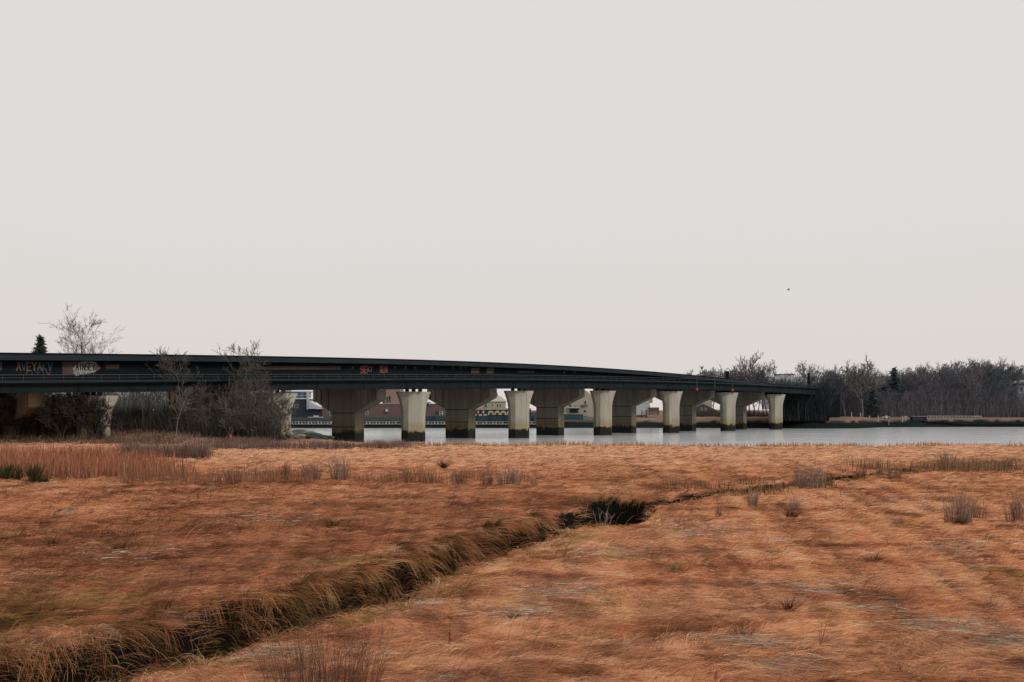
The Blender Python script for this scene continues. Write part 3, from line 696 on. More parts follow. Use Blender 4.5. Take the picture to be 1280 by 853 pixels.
# hammerhead piers
for k in range(-4, 6):
    s0 = k*SP - 5.63; nc = 6.76; th = .85
    zn = NBOT((s0)/SP) - .02; zu = SOF(s0/SP) - .01
    zs_ = zn - 3.15; ze = zn - 1.35
    prof = [(nc+2.45,-3), (nc+2.45,zs_), (nc+6.6,ze), (nc+6.6,zu), (1.65,zu), (1.65,zn), (nc-6.9,zn), (nc-6.9,ze), (nc-2.45,zs_), (nc-2.45,-3)]
    mb = MB()
    fr = [BP(s0-th, n, z) for n, z in prof]; bk = [BP(s0+th, n, z) for n, z in prof]
    n_p = len(prof)
    # quads/tris so that the concave profile stays clean
    cells = [(0,1,8,9), (1,2,7,8), (2,3,4,5), (2,5,6,7)]
    vs = fr + bk; fs = []
    for c_ in cells: fs.append(c_); fs.append(tuple(i+n_p for i in reversed(c_)))
    for i in range(n_p): j = (i+1) % n_p; fs.append((i, i+n_p, j+n_p, j))
    mb.add(vs, fs)
    pr = mb.build('hammerhead_pier', M_CONCB, far)
    # raised ribs on the cap and formwork joints on the shaft
    for n in (nc-3.3, nc-4.9, nc-6.3, nc+3.3, nc+4.9, nc+6.0):
        f_ = (abs(n-nc)-2.45)/4.3; zb_ = zs_ + (ze-zs_)*f_ + .12
        mb = MB(); mb.loft([[BP(s0-th-.004-b, n+a, z) for a, b in ((-.18,0),(.18,0),(.18,.14),(-.18,.14))] for z in (zb_, zn-.05)])
        mb.build('rib', M_CONCB, pr)
    for z in (zs_ - .05, zs_-2.0):
        mb = MB(); mb.loft([[BP(s0-th-.004-b, n, z+a) for a, b in ((-.05,0),(.05,0),(.05,.015),(-.05,.015))] for n in (nc-2.44, nc+2.44)])
        mb.build('joint', M_STEEL, pr)
# abutments
mb = MB()
mb.loft([[BP(s, n, z) for n, z in ((-1.9,-2),(13,-2),(13,NBOT(6)+.3),(-1.9,NBOT(6)+.3))] for s in (6.15*SP, 6.5*SP)])
mb.build('abutment', mat('shaded_abutment', (.006,.009,.010), .95, .4, .5, spec=.05), far)  # shade below the bridge end is put into this near-black colour
mb = MB()
mb.loft([[BP(s, n, z) for n, z in ((1.9,-2),(12.5,-2),(12.5,NBOT(-3)+.1),(1.9,NBOT(-3)+.1))] for s in (-5.4*SP, -2.62*SP)])
mb.build('abutment', mat('dark_abutment', (.02,.022,.02), .9, .5, .5), far)

# paint on the girder face (flat sheets lying on the girder)
def col_s(px, n):
    u = (px-CX)/F; o_ = BP(0, n, 0); return (o_.x - u*o_.y)/(u*D.y - D.x)
GN = 2.29
def gp(px, py, lift=0):
    s = col_s(px, GN-lift); q = BP(s, GN-lift, 0); return Vector((q.x, q.y, CAMZ - (py-HZ)/F*q.y))
def sheet(mb, x0, y0, x1, y1, lift=.004): return mb.add([gp(x0,y1,lift), gp(x1,y1,lift), gp(x1,y0,lift), gp(x0,y0,lift)], [(0,1,2,3)])
def stroke(mb, pts, w, lift):
    for (ax, ay), (bx, by) in zip(pts[:-1], pts[1:]):
        l = math.hypot(bx-ax, by-ay) or 1; ox, oy = -(by-ay)/l*w/2, (bx-ax)/l*w/2; ex, ey = (bx-ax)/l*w*.3, (by-ay)/l*w*.3
        mb.add([gp(ax+ox-ex, ay+oy-ey, lift), gp(bx+ox+ex, by+oy+ey, lift), gp(bx-ox+ex, by-oy+ey, lift), gp(ax-ox-ex, ay-oy-ey, lift)], [(0,1,2,3)])
        lift += .0006
    return mb
M_BROWNP = mat('rust_panel', (.085, .058, .044), .9, .4, .8)
M_WHITEP = mat('white_paint', (.34, .34, .31), .8, .6, 2)
M_BLUEP = mat('blue_paint', (.03, .07, .115), .8, .4, 3)
M_ORP = mat('orange_paint', (.15, .088, .052), .8, .4, 3)
M_REDP = mat('red_paint', (.21, .05, .035), .8, .4, 2)
M_DIMW = mat('dim_white_paint', (.13,.135,.125), .8, .5, 2); M_BLKP = mat('black_paint', (.012, .014, .016), .8, .2, 3)  # graffiti colours dimmed, the shade on the girder put into the paint
M_DIMP = mat('dim_paint', (.10, .085, .075), .9, .5, 1)
for x0, y0, x1, y1 in ((78,452,99,468), (132,456,149,461), (300,458,426,462), (0,452,2.5,463), (206,455,210,461), (589,460,599,467), (608,459,617,467), (648,464,668,466), (704,464,707,467), (716,465,720,467)):
    sheet(MB(), x0, y0, x1, y1, .003).build('rust_panel', M_BROWNP, far)
LET = {'A': [[(0,1),(.5,0),(1,1)],[(.22,.62),(.78,.62)]], 'I': [[(.5,0),(.5,1)]], 'N': [[(0,1),(0,0),(1,1),(1,0)]], 'E': [[(1,0),(0,0),(0,1),(1,1)],[(0,.5),(.8,.5)]],
       'Y': [[(0,0),(.5,.5),(1,0)],[(.5,.5),(.5,1)]], 'K': [[(0,0),(0,1)],[(1,0),(0,.5),(1,1)]], 'V': [[(0,0),(.5,1),(1,0)]], 'T': [[(0,0),(1,0)],[(.5,0),(.5,1)]], 'S': [[(1,0),(0,.1),(0,.45),(1,.55),(1,.9),(0,1)]]}
def letters(txt, x0, y0, x1, y1, mats, w, lift, parent, name='graffiti'):
    n = len(txt); cw = (x1-x0)/n
    for i, ch in enumerate(txt):
        mb = MB()
        for st in LET[ch]: stroke(mb, [(x0+(i+.12+.76*a)*cw, y0+b*(y1-y0)) for a, b in st], w, lift)
        mb.build(name, mats[i % len(mats)], parent)
letters('AVEYAKV', 20, 453.5, 66, 463.5, [M_ORP, M_BLUEP, M_ORP, M_DIMW, M_ORP, M_BLUEP, M_BLUEP], 1.6, .006, far)
letters('IIYIV', 30, 465, 64, 469, [M_REDP, M_BLUEP, M_BLUEP, M_BLUEP], 1.0, .006, far)
mb = MB(); pl = [(91,461),(96,455),(101,452.5),(115,452),(121,454),(122,459),(120,465),(103,468.5),(95,470),(92.5,467)]
mb.add([gp(a, b, .008) for a, b in pl], [tuple(range(len(pl)))]); gb = mb.build('graffiti', M_WHITEP, far)
letters('AINSEY', 94.5, 454.5, 119, 463, [M_BLKP], 1.25, .014, gb, 'graffiti_letter')
letters('AIIIII', 96, 465, 119, 468, [M_ORP], .8, .014, gb, 'graffiti_letter')
mb = MB(); pl = [(118,455),(123,456.5),(126,460),(122,463.5),(118,463)]
mb.add([gp(a, b, .02) for a, b in pl], [tuple(range(5))]); mb.build('graffiti_arrow', M_ORP, gb)
letters('SE', 450.5, 458.3, 459.5, 466.2, [M_REDP, M_REDP], 2.0, .006, far); letters('KY', 459.5, 458.6, 466, 464.5, [M_DIMW, M_ORP], 1.0, .006, far); letters('TEN', 474, 458.3, 484, 465.6, [M_ORP, M_REDP, M_REDP], 1.7, .006, far)
letters('S', 209, 455, 216, 460, [M_REDP], 1.5, .006, far)
for px in (441, 566, 576, 582, 494, 507, 519, 540): sheet(MB(), px-1, 458.5, px+1.2, 461, .003).build('paint_patch', M_DIMP, far)
mb = MB(); q = BP(col_s(909, 1.6), 1.6, 0); kk = col_s(909, 1.6)/SP
mb.box(q.x-.35, q.x+.35, q.y-.25, q.y+.25, FTOP(kk)+.2, FTOP(kk)+1.75); mb.build('utility_box', M_STEEL2, far)

# ------------------------------------------------------------------ trees
def grow_tree(seed, h, r0, levels=4, kids=(9, 6, 5, 4), ang=(42, 40, 38, 36), lr=(.55, .55, .55, .55), first=.3, up=.35, wig=.10, rmin=.012, forks=1, lean=(0,0), K=5):
    r = random.Random(seed); out = [[] for _ in range(levels+1)]
    def rec(p, d, ln, rad, lv):
        pts = [p.copy()]; q = p.copy(); dd = d.copy()
        for i in range(K-1):
            dd = (dd + Vector((r.gauss(0,wig), r.gauss(0,wig), r.gauss(0,wig*.5) + (up*.10 if lv else 0)))).normalized()
            q = q + dd*(ln/(K-1)); pts.append(q.copy())
        rr = [max(rmin, rad*(1 - .75*i/(K-1))) for i in range(K)]
        out[lv].append(([tuple(a) for a in pts], rr))
        if lv >= levels: return
        n = kids[lv]; n = max(2, int(n*r.uniform(.75, 1.25)))
        for j in range(n):
            t = first + (1-first)*((j + r.random())/n) if lv == 0 else .2 + .8*r.random()
            f = t*(K-1); i = min(int(f), K-2); f -= i
            b = pts[i].lerp(pts[i+1], f); dl = (pts[i+1]-pts[i]).normalized()
            az = j*2.4 + r.uniform(-.5, .5) + seed
            o1 = dl.orthogonal().normalized(); o2 = dl.cross(o1)
            a = radians(ang[lv]*r.uniform(.7, 1.3))
            nd = (dl*cos(a) + (o1*cos(az)+o2*sin(az))*sin(a) + Vector((0,0,up*.4))).normalized()
            l2 = ln*lr[lv]*r.uniform(.65, 1.15)*(1.15 - .55*t if lv == 0 else 1)
            rec(b, nd, l2, max(rmin, rad*(1-.7*t)*.55), lv+1)
    for f in range(forks):
        a = f*2*pi/forks + seed
        d0 = Vector((lean[0] + (.28*cos(a) if forks > 1 else 0), lean[1] + (.2*sin(a) if forks > 1 else 0), 1)).normalized()
        rec(Vector((0,0,-.2)), d0, h*r.uniform(.85, 1) if forks > 1 else h, r0, 0)
    return out
def bark(name, c): return mat(name, c, .95, .35, 1.5, spec=.1)
M_BK_GREY = bark('grey_bark', (.115, .10, .088)); M_BK_PALE = bark('pale_bark', (.19, .16, .135)); M_BK_BROWN = bark('brown_bark', (.06, .048, .042))
M_BK_FAR = bark('hazed_bark', (.138, .138, .152)); M_BK_FAR2 = bark('hazed_bark_mauve', (.158, .136, .145)); M_BK_FAR3 = bark('hazed_bark_pale', (.24, .22, .21)); M_BK_FAR4 = bark('hazed_bark_blue', (.116, .126, .142))  # far and hazy barks have distance haze mixed into their colour
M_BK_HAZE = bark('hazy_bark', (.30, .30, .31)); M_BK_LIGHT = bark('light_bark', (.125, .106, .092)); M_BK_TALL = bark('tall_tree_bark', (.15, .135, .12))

def tree_meshes(name, out, split=1):
    tr = [b for lv in out[:split] for b in lv]; cr = [b for lv in out[split:] for b in lv]
    return tubes_mesh(name+'_trunk', tr, 6), tubes_mesh(name+'_crown', cr, 3)
def plant_tree(label, loc, meshes, m, group=None, rotz=0, sc=(1,1,1), name='bare_tree', cat='tree', trunk_mat=None):
    o = empty(name, loc); o.rotation_euler = (0, 0, rotz); o.scale = sc
    for nm, me, mm in (('trunk', meshes[0], trunk_mat or m), ('crown', meshes[1], m)):
        if not me.materials: me.materials.append(mm)
        c = bpy.data.objects.new(nm, me); COL.objects.link(c); c.parent = o
        if me.materials[0] != mm:
            c.material_slots[0].link = 'OBJECT'; c.material_slots[0].material = mm
    return tag(o, label, cat, group)
def gl(px, Y, dz=0): x = (px-CX)/F*Y; return (x, Y, float(hgt(np.array([x]), np.array([float(Y)]))[0]) + dz)

# left bank trees
def own_tree(label, px, Y, top, m, seed, base=None, tm=None, **kw):
    loc = gl(px, Y) if base is None else ((px-CX)/F*Y, Y, base)
    zt = CAMZ - (top-HZ)/F*Y; h = zt - loc[2]
    o = grow_tree(seed, h*kw.pop('hf', .8), kw.pop('r0', .11), **kw)
    zmax = max(p[2] for lv in o for b, _ in lv for p in b); f = h/zmax
    return plant_tree(label, loc, tree_meshes('t', o), m, sc=(f, f, f), trunk_mat=tm)
own_tree('young bare tree with pale trunk standing in front of the thicket', 220, 104.5, 472, M_BK_PALE, 3, r0=.075, levels=3, kids=(7,5,4), ang=(32,38,40), first=.45, rmin=.021)
own_tree('slender bare tree rising through the thicket, its top just above the highway deck', 241, 112, 431, M_BK_GREY, 5, r0=.10, levels=4, kids=(9,6,6,3), first=.4, rmin=.021)
own_tree('tallest bare tree of the thicket with a round twiggy crown above the deck', 291, 112, 424, M_BK_GREY, 8, r0=.12, levels=4, kids=(8,6,5,4), first=.5, ang=(32,40,40,40), rmin=.021, tm=M_BK_PALE)
own_tree('bare grey tree at the right end of the thicket', 333, 114, 462, M_BK_GREY, 12, r0=.10, levels=4, kids=(9,6,5,3), first=.25, rmin=.021)
own_tree('bare tree with a white broken stem in the thicket', 281, 108, 470, M_BK_PALE, 14, r0=.06, levels=2, kids=(4,3), first=.5, rmin=.018)
own_tree('bushy bare tree between the two that rise above the deck', 265, 113, 470, M_BK_BROWN, 16, r0=.09, levels=4, kids=(9,6,5,3), first=.2, rmin=.021)
own_tree('dense grey bare tree right of the tallest one in the thicket', 313, 113, 452, M_BK_GREY, 17, r0=.10, levels=4, kids=(9,6,5,3), first=.25, rmin=.021)
own_tree('low bushy bare tree beside the pale trunk', 237, 109, 496, M_BK_GREY, 19, r0=.07, levels=4, kids=(9,6,5,3), first=.2, ang=(60,50,40,36), rmin=.021)
own_tree('wide brown bare tree near the left edge under the bridges', 34, 104, 474, M_BK_BROWN, 23, r0=.08, levels=4, kids=(9,6,5,4), first=.3, ang=(58,46,40,36), up=.2, rmin=.021)
own_tree('small bare shrubby tree left of the slanting lit pier', 92, 106, 505, M_BK_BROWN, 27, r0=.05, levels=4, kids=(8,6,5,3), first=.15, ang=(50,46,40,36), rmin=.021)
own_tree('bare sapling under the dark deck right of the slanting lit pier', 178, 118, 508, M_BK_GREY, 29, r0=.06, levels=4, kids=(8,6,4,3), first=.2, rmin=.021)
own_tree('leaning bare sapling in front of the leftmost lit pier', 349, 117, 498, M_BK_GREY, 31, r0=.06, levels=4, kids=(8,6,4,3), first=.15, rmin=.021)
for i, (px, Y, top, lab) in enumerate(((8,101,486,'dark bare shrub tree at the left edge of the left bank'),(58,102,482,'bare shrub tree behind the bent branch'),(78,101,484,'dense bare shrub tree added right of the bent branch to darken the pier'),(100,102,486,'dense bare shrub tree added to darken the face of the slanting lit pier'),(117,102,490,'low bare shrub tree added to darken the right of the face of the slanting lit pier'),(24,103,478,'dark bare tree under the bridges at far left'),
        (42,102,482,'brown bare tree beside the wide one near the left edge'),(88,103,484,'brown bare shrub tree added to darken the slanting lit pier'),(109,103,487,'thin brown shrub tree added to darken the slanting lit pier'),(226,110,486,'grey bare tree just right of the pale trunk'),(252,110,476,'grey bare tree left of the white broken stem'),(272,110,482,'grey bare tree behind the white broken stem'),(300,110,474,'grey bare tree below the round-crowned one'),(322,111,470,'grey bare tree near the right of the thicket'),(341,113,478,'grey bare tree leaning over the leftmost lit pier'),(288,107,500,'low bare shrub tree in the front of the thicket'),(257,107,505,'low bare shrub tree in the front left of the thicket'),(318,108,502,'low bare shrub tree in the front right of the thicket'))):
    own_tree(lab, px, Y, top, [M_BK_LIGHT, M_BK_GREY, M_BK_LIGHT][i % 3] if px > 150 else M_BK_BROWN, 200+i, r0=.06, levels=4, kids=(9,6,4,3) if px > 150 else (11,7,5,4), ang=(40,42,40,38), first=.15, rmin=.018, forks=2)  # shrub trees over the slanting pier are added to darken its face
# bent branch arch
mb = MB(); a = gl(65, 103)
pts = [(a[0], a[1], a[2]), (a[0]+.05, a[1], a[2]+1.1), (a[0]+.5, a[1], a[2]+1.75), (a[0]+1.2, a[1], a[2]+1.95), (a[0]+1.75, a[1], a[2]+1.7), (a[0]+1.9, a[1], a[2]+1.0)]
mb.tube(pts, [.06,.055,.05,.05,.04,.03], 6); mb.tube([pts[3], (a[0]+1.5, a[1]+.1, a[2]+2.3)], [.03,.012], 5); mb.tube([pts[2], (a[0]+.1, a[1]+.1, a[2]+2.2)], [.03,.012], 5)
tag(mb.build('bent_branch', M_BK_PALE), 'pale bent branch arching over the ground near the left edge', 'branch')
# trees behind the bridge at left
own_tree('tall bare tree rising behind the highway bridge at left', 95, 165, 379, M_BK_TALL, 43, base=.5, r0=.24, levels=4, kids=(17,8,5,4), ang=(44,38,34,32), lr=(.44,.52,.5,.5), first=.40, up=.30, wig=.045, rmin=.018, hf=.95)
thick = [tree_meshes('thicket%d' % i, grow_tree(60+i, 7, .1, 4, (9,6,5,4), (45,42,40,38), first=.15, rmin=.02)) for i in range(3)]
for i in range(22):
    px = 120 + 11*i + rnd.uniform(-6, 6); Y = rnd.uniform(150, 178)
    plant_tree('bare grey tree in the thicket seen under the bridges at left', gl(px, Y), thick[i % 3], [M_BK_GREY, M_BK_BROWN, M_BK_FAR4][i % 3], 'thicket trees seen under the bridges at left', rnd.uniform(0,6), (.8+.3*rnd.random(),)*3)

def conifer(label, px, Y, base, top, wpx, col, seed, dens=900):
    x = (px-CX)/F*Y; zt = CAMZ-(top-HZ)/F*Y; h = zt-base; rad = wpx*.5*Y/F
    r = np.random.default_rng(seed)
    o = empty('conifer', (x, Y, base))
    me = tubes_mesh('ct', [([(0,0,-.3),(0,0,h*.5),(0,0,h*.97)], [h*.02, h*.014, .02])], 6); link('trunk', me, M_BK_BROWN, o)
    t = r.beta(1.1, 1.5, dens); tier = np.floor(t*11 + r.uniform(-.5, .5, dens))/11
    t = np.clip(.8*t + .2*tier + r.normal(0, .02, dens), 0, .99)
    rr = rad*(1-t)**.8*r.uniform(.45, 1, dens)*(1 + .3*np.sin(r.uniform(0,6,dens))); a = r.uniform(0, 2*pi, dens)
    z = h*(.12 + .88*t)
    c = np.stack([rr*np.cos(a), rr*np.sin(a), z], -1)
    d = np.stack([np.cos(a), np.sin(a), r.uniform(-.5, .5, dens)], -1); L_ = rad*r.uniform(.18, .42, dens)
    P = bez(c - d*L_[:, None]*.6, c, c + d*L_[:, None]*.6 + np.array([0,0,.1])*L_[:, None], 3)
    cl_ = np.array(col)*r.lognormal(0, .35, dens)[:, None]
    link('crown', strands('cc', P, L_*.5, cl_), M_GRASS, o)
    return tag(o, label, 'tree')
conifer('small dark evergreen peeking over the highway bridge at left', 50, 165, 0.5, 419, 40, (.075,.09,.075), 71, 2600)

# the wood on the far right bank
WM = []
for i in range(9):
    kd = [(13,7,5,4), (11,8,5,4), (15,6,5,4)][i % 3]
    o = grow_tree(80+i, 13.5, .2, 4, kd, [(34,36,36,36), (46,42,40,38), (26,34,36,36)][i % 3], (.5,.52,.55,.55), first=.22, up=.45, rmin=.034)
    WM.append(tree_meshes('wood%d' % i, o))
SKY_X = [985, 1015, 1030, 1060, 1095, 1120, 1140, 1160, 1185, 1215, 1240, 1262, 1285, 1330, 1400]
SKY_Y = [486, 474, 463, 462, 461, 462, 461, 458, 451, 448, 449, 455, 456, 452, 450]
def wood_tree(px, Y, top, lab, i, m, grp='bare trees of the wood on the far right bank'):
    x = (px-CX)/F*Y; zt = CAMZ-(top-HZ)/F*Y; me = WM[i % 9]
    f = (zt-1.0)/WH[i % 9]
    plant_tree(lab, (x, Y, 1.0), me, m, grp, rnd.uniform(0, 6), (f*rnd.uniform(.9,1.15), f*rnd.uniform(.9,1.15), f))
WH = []
for t_, c_ in WM:
    a_ = np.empty(len(c_.vertices)*3, np.float32); c_.vertices.foreach_get('co', a_); WH.append(np.percentile(a_[2::3], 99.7))
mats_far = [M_BK_FAR, M_BK_FAR2, M_BK_FAR4, M_BK_FAR]
cnt = 0
for row, (Y, drop, step) in enumerate(((272, 16, 12), (284, 7, 11), (298, 2, 11), (312, 2, 12), (330, 4, 13))):
    px = 1002 + row*4 if row else 1024
    while px < 1420:
        if 1264 < px < 1296 and Y < 300: px += 8; continue
        top = np.interp(px, SKY_X, SKY_Y) + drop + rnd.uniform(-5, 9)
        if row == 0: top += rnd.uniform(0, 14)
        wood_tree(px, Y + rnd.uniform(-4, 5), top, 'bare grey tree of the wood on the far right bank', cnt, mats_far[rnd.randrange(4)]); cnt += 1
        px += step*rnd.uniform(.7, 1.3)
for px in range(1440, 1900, 26):
    wood_tree(px, 300, 455 + rnd.uniform(-5, 8), 'bare grey tree of the wood on the far right bank', cnt, mats_far[cnt % 4]); cnt += 1
# undergrowth of the wood
def far_brush(name, label, n, seed, pxr, Yr, h, cols, w):
    r = np.random.default_rng(seed)
    px = r.uniform(*pxr, n); Y = r.uniform(*Yr, n); x = (px-CX)/F*Y
    H = h*r.uniform(.35, 1.1, n)*(.6 + .8*fbm(x/6, Y/9, seed, 3)); up = np.array([0,0,1.])
    p0 = np.stack([x, Y, np.full(n, .75)], -1); ln_ = r.normal(0, .22, (n, 3))*np.array([1,1,0])
    p1 = p0 + up*(H*.5)[:, None]; p2 = p0 + up*H[:, None] + ln_*H[:, None]
    cc = np.array(cols); col = cc[r.integers(0, len(cc), n)]*r.lognormal(0, .25, n)[:, None]
    s = np.stack([np.ones(n), r.normal(0,.4,n), np.zeros(n)], -1)
    tag(link(name, strands(name, bez(p0,p1,p2,4), w*r.uniform(.5,1.4,n), col, s, .7), M_TWIG), label, 'brush', kind='stuff')
far_brush('undergrowth', 'mauve grey undergrowth beneath the wood on the far right bank', 26000, 501, (1000, 1480), (268, 318), 8.0, [(.11,.116,.135), (.14,.12,.13), (.095,.108,.127), (.15,.118,.115)], .11)
far_brush('undergrowth', 'dark brush around the right end of the bridges', 15000, 511, (968, 1036), (240.5, 266), 8.5, [(.02,.026,.03), (.03,.033,.036), (.014,.02,.023), (.05,.05,.055)], .16)  # stem colours darkened to carry the shade under the bridge end
far_brush('undergrowth', 'dull purple scrub on the far bank seen through the last arches', 4000, 521, (840, 960), (262, 275), 2.6, [(.085,.06,.055), (.06,.05,.05)], .10)
# single trees one can tell apart
def far_own(label, px, Y, top, m, seed, wx=1.0, hf=0, **kw):
    o = grow_tree(seed, 10, kw.pop('r0', .2), **kw); zm = max(p[2] for lv in o for b,_ in lv for p in b)
    h = CAMZ-(top-HZ)/F*Y - 1.0; f = h/zm
    return plant_tree(label, ((px-CX)/F*Y, Y, 1.0), tree_meshes('f', o), m, sc=(f*wx, f*wx, f))
far_own('pale round-crowned bare tree standing above the wood', 1078, 266, 441, M_BK_FAR3, 91, levels=4, kids=(16,9,7,4), ang=(48,36,30,26), lr=(.62,.55,.5,.5), first=.42, up=.45, rmin=.034, wx=1.2, hf=.6)
far_own('bare tree beside the pale round-crowned one', 1057, 268, 455, M_BK_FAR, 92, levels=4, kids=(11,7,5,4), ang=(30,34,36,36), first=.3, rmin=.028)
far_own('lone round bare tree near the right end of the bridges', 1005, 290, 450, M_BK_FAR, 93, levels=4, kids=(10,7,5,4), ang=(44,42,38,36), first=.5, rmin=.028, wx=.95)
far_own('tallest bare tree above the right half of the bridges', 937, 300, 438, M_BK_FAR2, 94, levels=4, kids=(12,6,5,3), ang=(34,38,38,36), first=.4, rmin=.034, wx=.85)
far_own('slim bare tree left of the tallest one above the bridges', 922, 300, 446, M_BK_FAR2, 95, levels=4, kids=(11,6,5,3), ang=(30,36,38,36), first=.4, rmin=.034, wx=.8)
far_own('wide bare tree right of the tallest one above the bridges', 960, 302, 448, M_BK_FAR, 96, levels=4, kids=(11,6,5,3), ang=(44,40,38,36), first=.35, rmin=.034)
far_own('thin bare tree between the wide one and the tallest above the bridges', 948, 305, 455, M_BK_FAR2, 97, levels=4, kids=(9,6,4,3), first=.4, rmin=.034, wx=.8)
far_own('slight bare tree at the left of the group above the bridges', 912, 305, 452, M_BK_FAR, 98, levels=4, kids=(9,6,4,3), first=.4, rmin=.034, wx=.8)
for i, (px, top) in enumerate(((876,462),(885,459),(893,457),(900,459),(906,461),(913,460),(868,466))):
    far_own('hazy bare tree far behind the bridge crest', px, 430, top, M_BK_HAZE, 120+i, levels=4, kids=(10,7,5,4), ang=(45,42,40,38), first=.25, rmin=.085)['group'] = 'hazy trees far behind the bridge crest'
for i, (px, top) in enumerate(((930,462),(943,461),(955,464),(967,463))):
    far_own('low bare tree behind the railing of the highway bridge', px, 308, top, M_BK_FAR, 140+i, levels=4, kids=(10,7,5,3), first=.2, rmin=.04)['group'] = 'low bare trees behind the highway railing'
conifer('dark conifer standing in the wood right of the pale round tree', 1118, 280, .8, 460, 34, (.085,.10,.105), 72, 900)
conifer('smaller dark conifer low in the front of the wood', 1091, 266, .8, 483, 20, (.045,.06,.062), 73, 500)
conifer('small cone-shaped dark evergreen at the right end of the highway deck', 1011, 255, .8, 466, 13, (.014,.022,.022), 74, 1300)

# ------------------------------------------------------------------ waterfront
def win_mat(): return mat('dark_window', (.02,.035,.045), .2, .3, 1, spec=.5)
M_WIN = win_mat(); M_GREENF = mat('green_frame', (.05,.12,.10), .7); M_WTRIM = mat('white_trim', (.42,.42,.42), .7, .15); M_BRICK = mat('red_brick', (.145,.092,.08), .9, .25, 3)
M_NAVY = mat('navy_cladding', (.018,.028,.042), .7, .3, 1); M_CREAM = mat('cream_wall', (.33,.29,.225), .8, .15); M_BEIGE = mat('beige_stucco', (.36,.30,.245), .9, .12, 1)
M_ROOFG = mat('grey_roof', (.17,.17,.18), .9, .25, 2); M_ROOFD = mat('dark_roof', (.055,.055,.06), .9, .25, 2); M_TEAL = mat('teal_hoarding', (.018,.05,.06), .7, .25, 1)
M_BLUEG = mat('blue_glass', (.05,.14,.26), .2, .4, .5, spec=.5); M_PALEB = mat('pale_block', (.36,.385,.405), .8, .15); M_WOOD = mat('grey_timber', (.22,.20,.17), .9, .4, 2); M_TARRED = mat('tarred_wall', (.012,.02,.024), .8, .4, 1)
M_POST = mat('pale_post', (.36,.34,.30), .85, .25, 3)
def bx(px0, px1, py0, py1, Y, dep=8):
    a = W(px0, py1, Y); b = W(px1, py0, Y); return (a.x, b.x, Y, Y+dep, a.z, b.z)
def thing(name, label, cat, px, Y, group=None): return tag(empty(name, ((px-CX)/F*Y, Y, .9)), label, cat, group)
def B(parent, name, m, px0, px1, py0, py1, Y, dep=8):
    return MB().box(*bx(px0, px1, py0, py1, Y, dep)).build(name, m, parent)
def windows(parent, lst, Y, frame=M_WTRIM, glass=M_WIN):
    for x0, x1, y0, y1 in lst:
        f = B(parent, 'window', frame, x0, x1, y0, y1, Y-.06, .05)
        B(f, 'pane', glass, x0+.5, x1-.5, y0+.5, y1-.5, Y-.09, .027)
YW = 262
# quay
q = thing('quay_wall', 'dark timber quay wall with a band of pale posts along the far shore', 'quay wall', 520, 245)
B(q, 'wall', M_TARRED, 330, 690, 531, 538, 245, 3)
B(q, 'walkway', M_WOOD, 330, 690, 530.0, 531, 244.6, 4)
for i in range(88):
    px = 332 + i*4.05
    if any(a < px < b for a, b in ((362,416),(455,498),(525,556),(588,630),(660,668))):
        B(q, 'post', M_POST if i % 3 else M_WOOD, px, px+1.3, 527 + (i % 4)*.3, 530, 244.5 + (i % 2)*.1, .3)
B(q, 'rail', M_WOOD, 330, 690, 527.0, 527.7, 244.9, .15)
fn = thing('hoarding', 'teal hoarding running along the quay behind the middle piers', 'fence', 600, 250)
B(fn, 'panel', M_TEAL, 524, 668, 520.5, 529, 250, .2)
for i in range(9): B(fn, 'post', M_NAVY, 524+i*17.7, 525.2+i*17.7, 520, 529, 249.8, .18)
fn = thing('hoarding', 'dark teal hoarding in front of the beige house', 'fence', 716, 250)
B(fn, 'panel', M_TEAL, 694, 729, 518, 525, 250, .2); B(fn, 'end_panel', mat('pale_teal', (.10,.17,.18), .7), 729.2, 735, 519.5, 525, 250, .2)
MB().box(*bx(692, 745, 525, 529.5, 249.5, 3)).build('x', M_BRICK).name = 'retaining_wall'
tag(bpy.data.objects['retaining_wall'], 'low reddish retaining wall below the hoarding at the beige house', 'wall')
fn = thing('railing', 'thin grey railing along the quay in front of the brick building', 'railing', 440, 249)
B(fn, 'rail', M_RAIL, 362, 524, 523.4, 523.9, 249, .08); B(fn, 'rail', M_RAIL, 362, 524, 526, 526.4, 249, .08)
for i in range(28): B(fn, 'post', M_RAIL, 362+i*6, 362.5+i*6, 523, 528, 248.9, .08)
# dark building with canopy
b = thing('dark_building', 'navy clad waterfront building with blue glazing and a white post and canopy', 'building', 376, YW)
B(b, 'wall', M_NAVY, 345, 387, 499, 529, YW); B(b, 'roof', M_WTRIM, 344, 387, 489, 490.2, YW-.1, 9)
g_ = B(b, 'glazing', M_BLUEG, 345, 383.2, 490.2, 497.5, YW-.05, 6); B(g_, 'mullion', M_WTRIM, 345, 383, 494, 494.6, YW-.1, .04)
for px in (350, 356, 362, 368, 374, 380): B(g_, 'mullion', M_NAVY, px, px+.5, 490.3, 497.4, YW-.14, .03)
B(b, 'fascia', M_WTRIM, 345, 383.2, 497.6, 498.8, YW-.2, .3)
B(b, 'column', M_WTRIM, 383.3, 385.6, 489.5, 512, YW-.4, .5)
windows(b, [(368,373,506,510),(356,362,506,510)], YW)
a0, a1, a2, a3 = W(385.7,500.5,YW-.6), W(391,504.5,YW-.6), W(404,511.2,YW-.6), W(385.7,511.2,YW-.6)
MB().loft([[(p.x, y, p.z) for p in (a0,a1,a2,a3)] for y in (YW-.6, YW+4)]).build('canopy', M_WTRIM, b)
B(b, 'porch', M_NAVY, 387.2, 402, 511.4, 529, YW, 3)
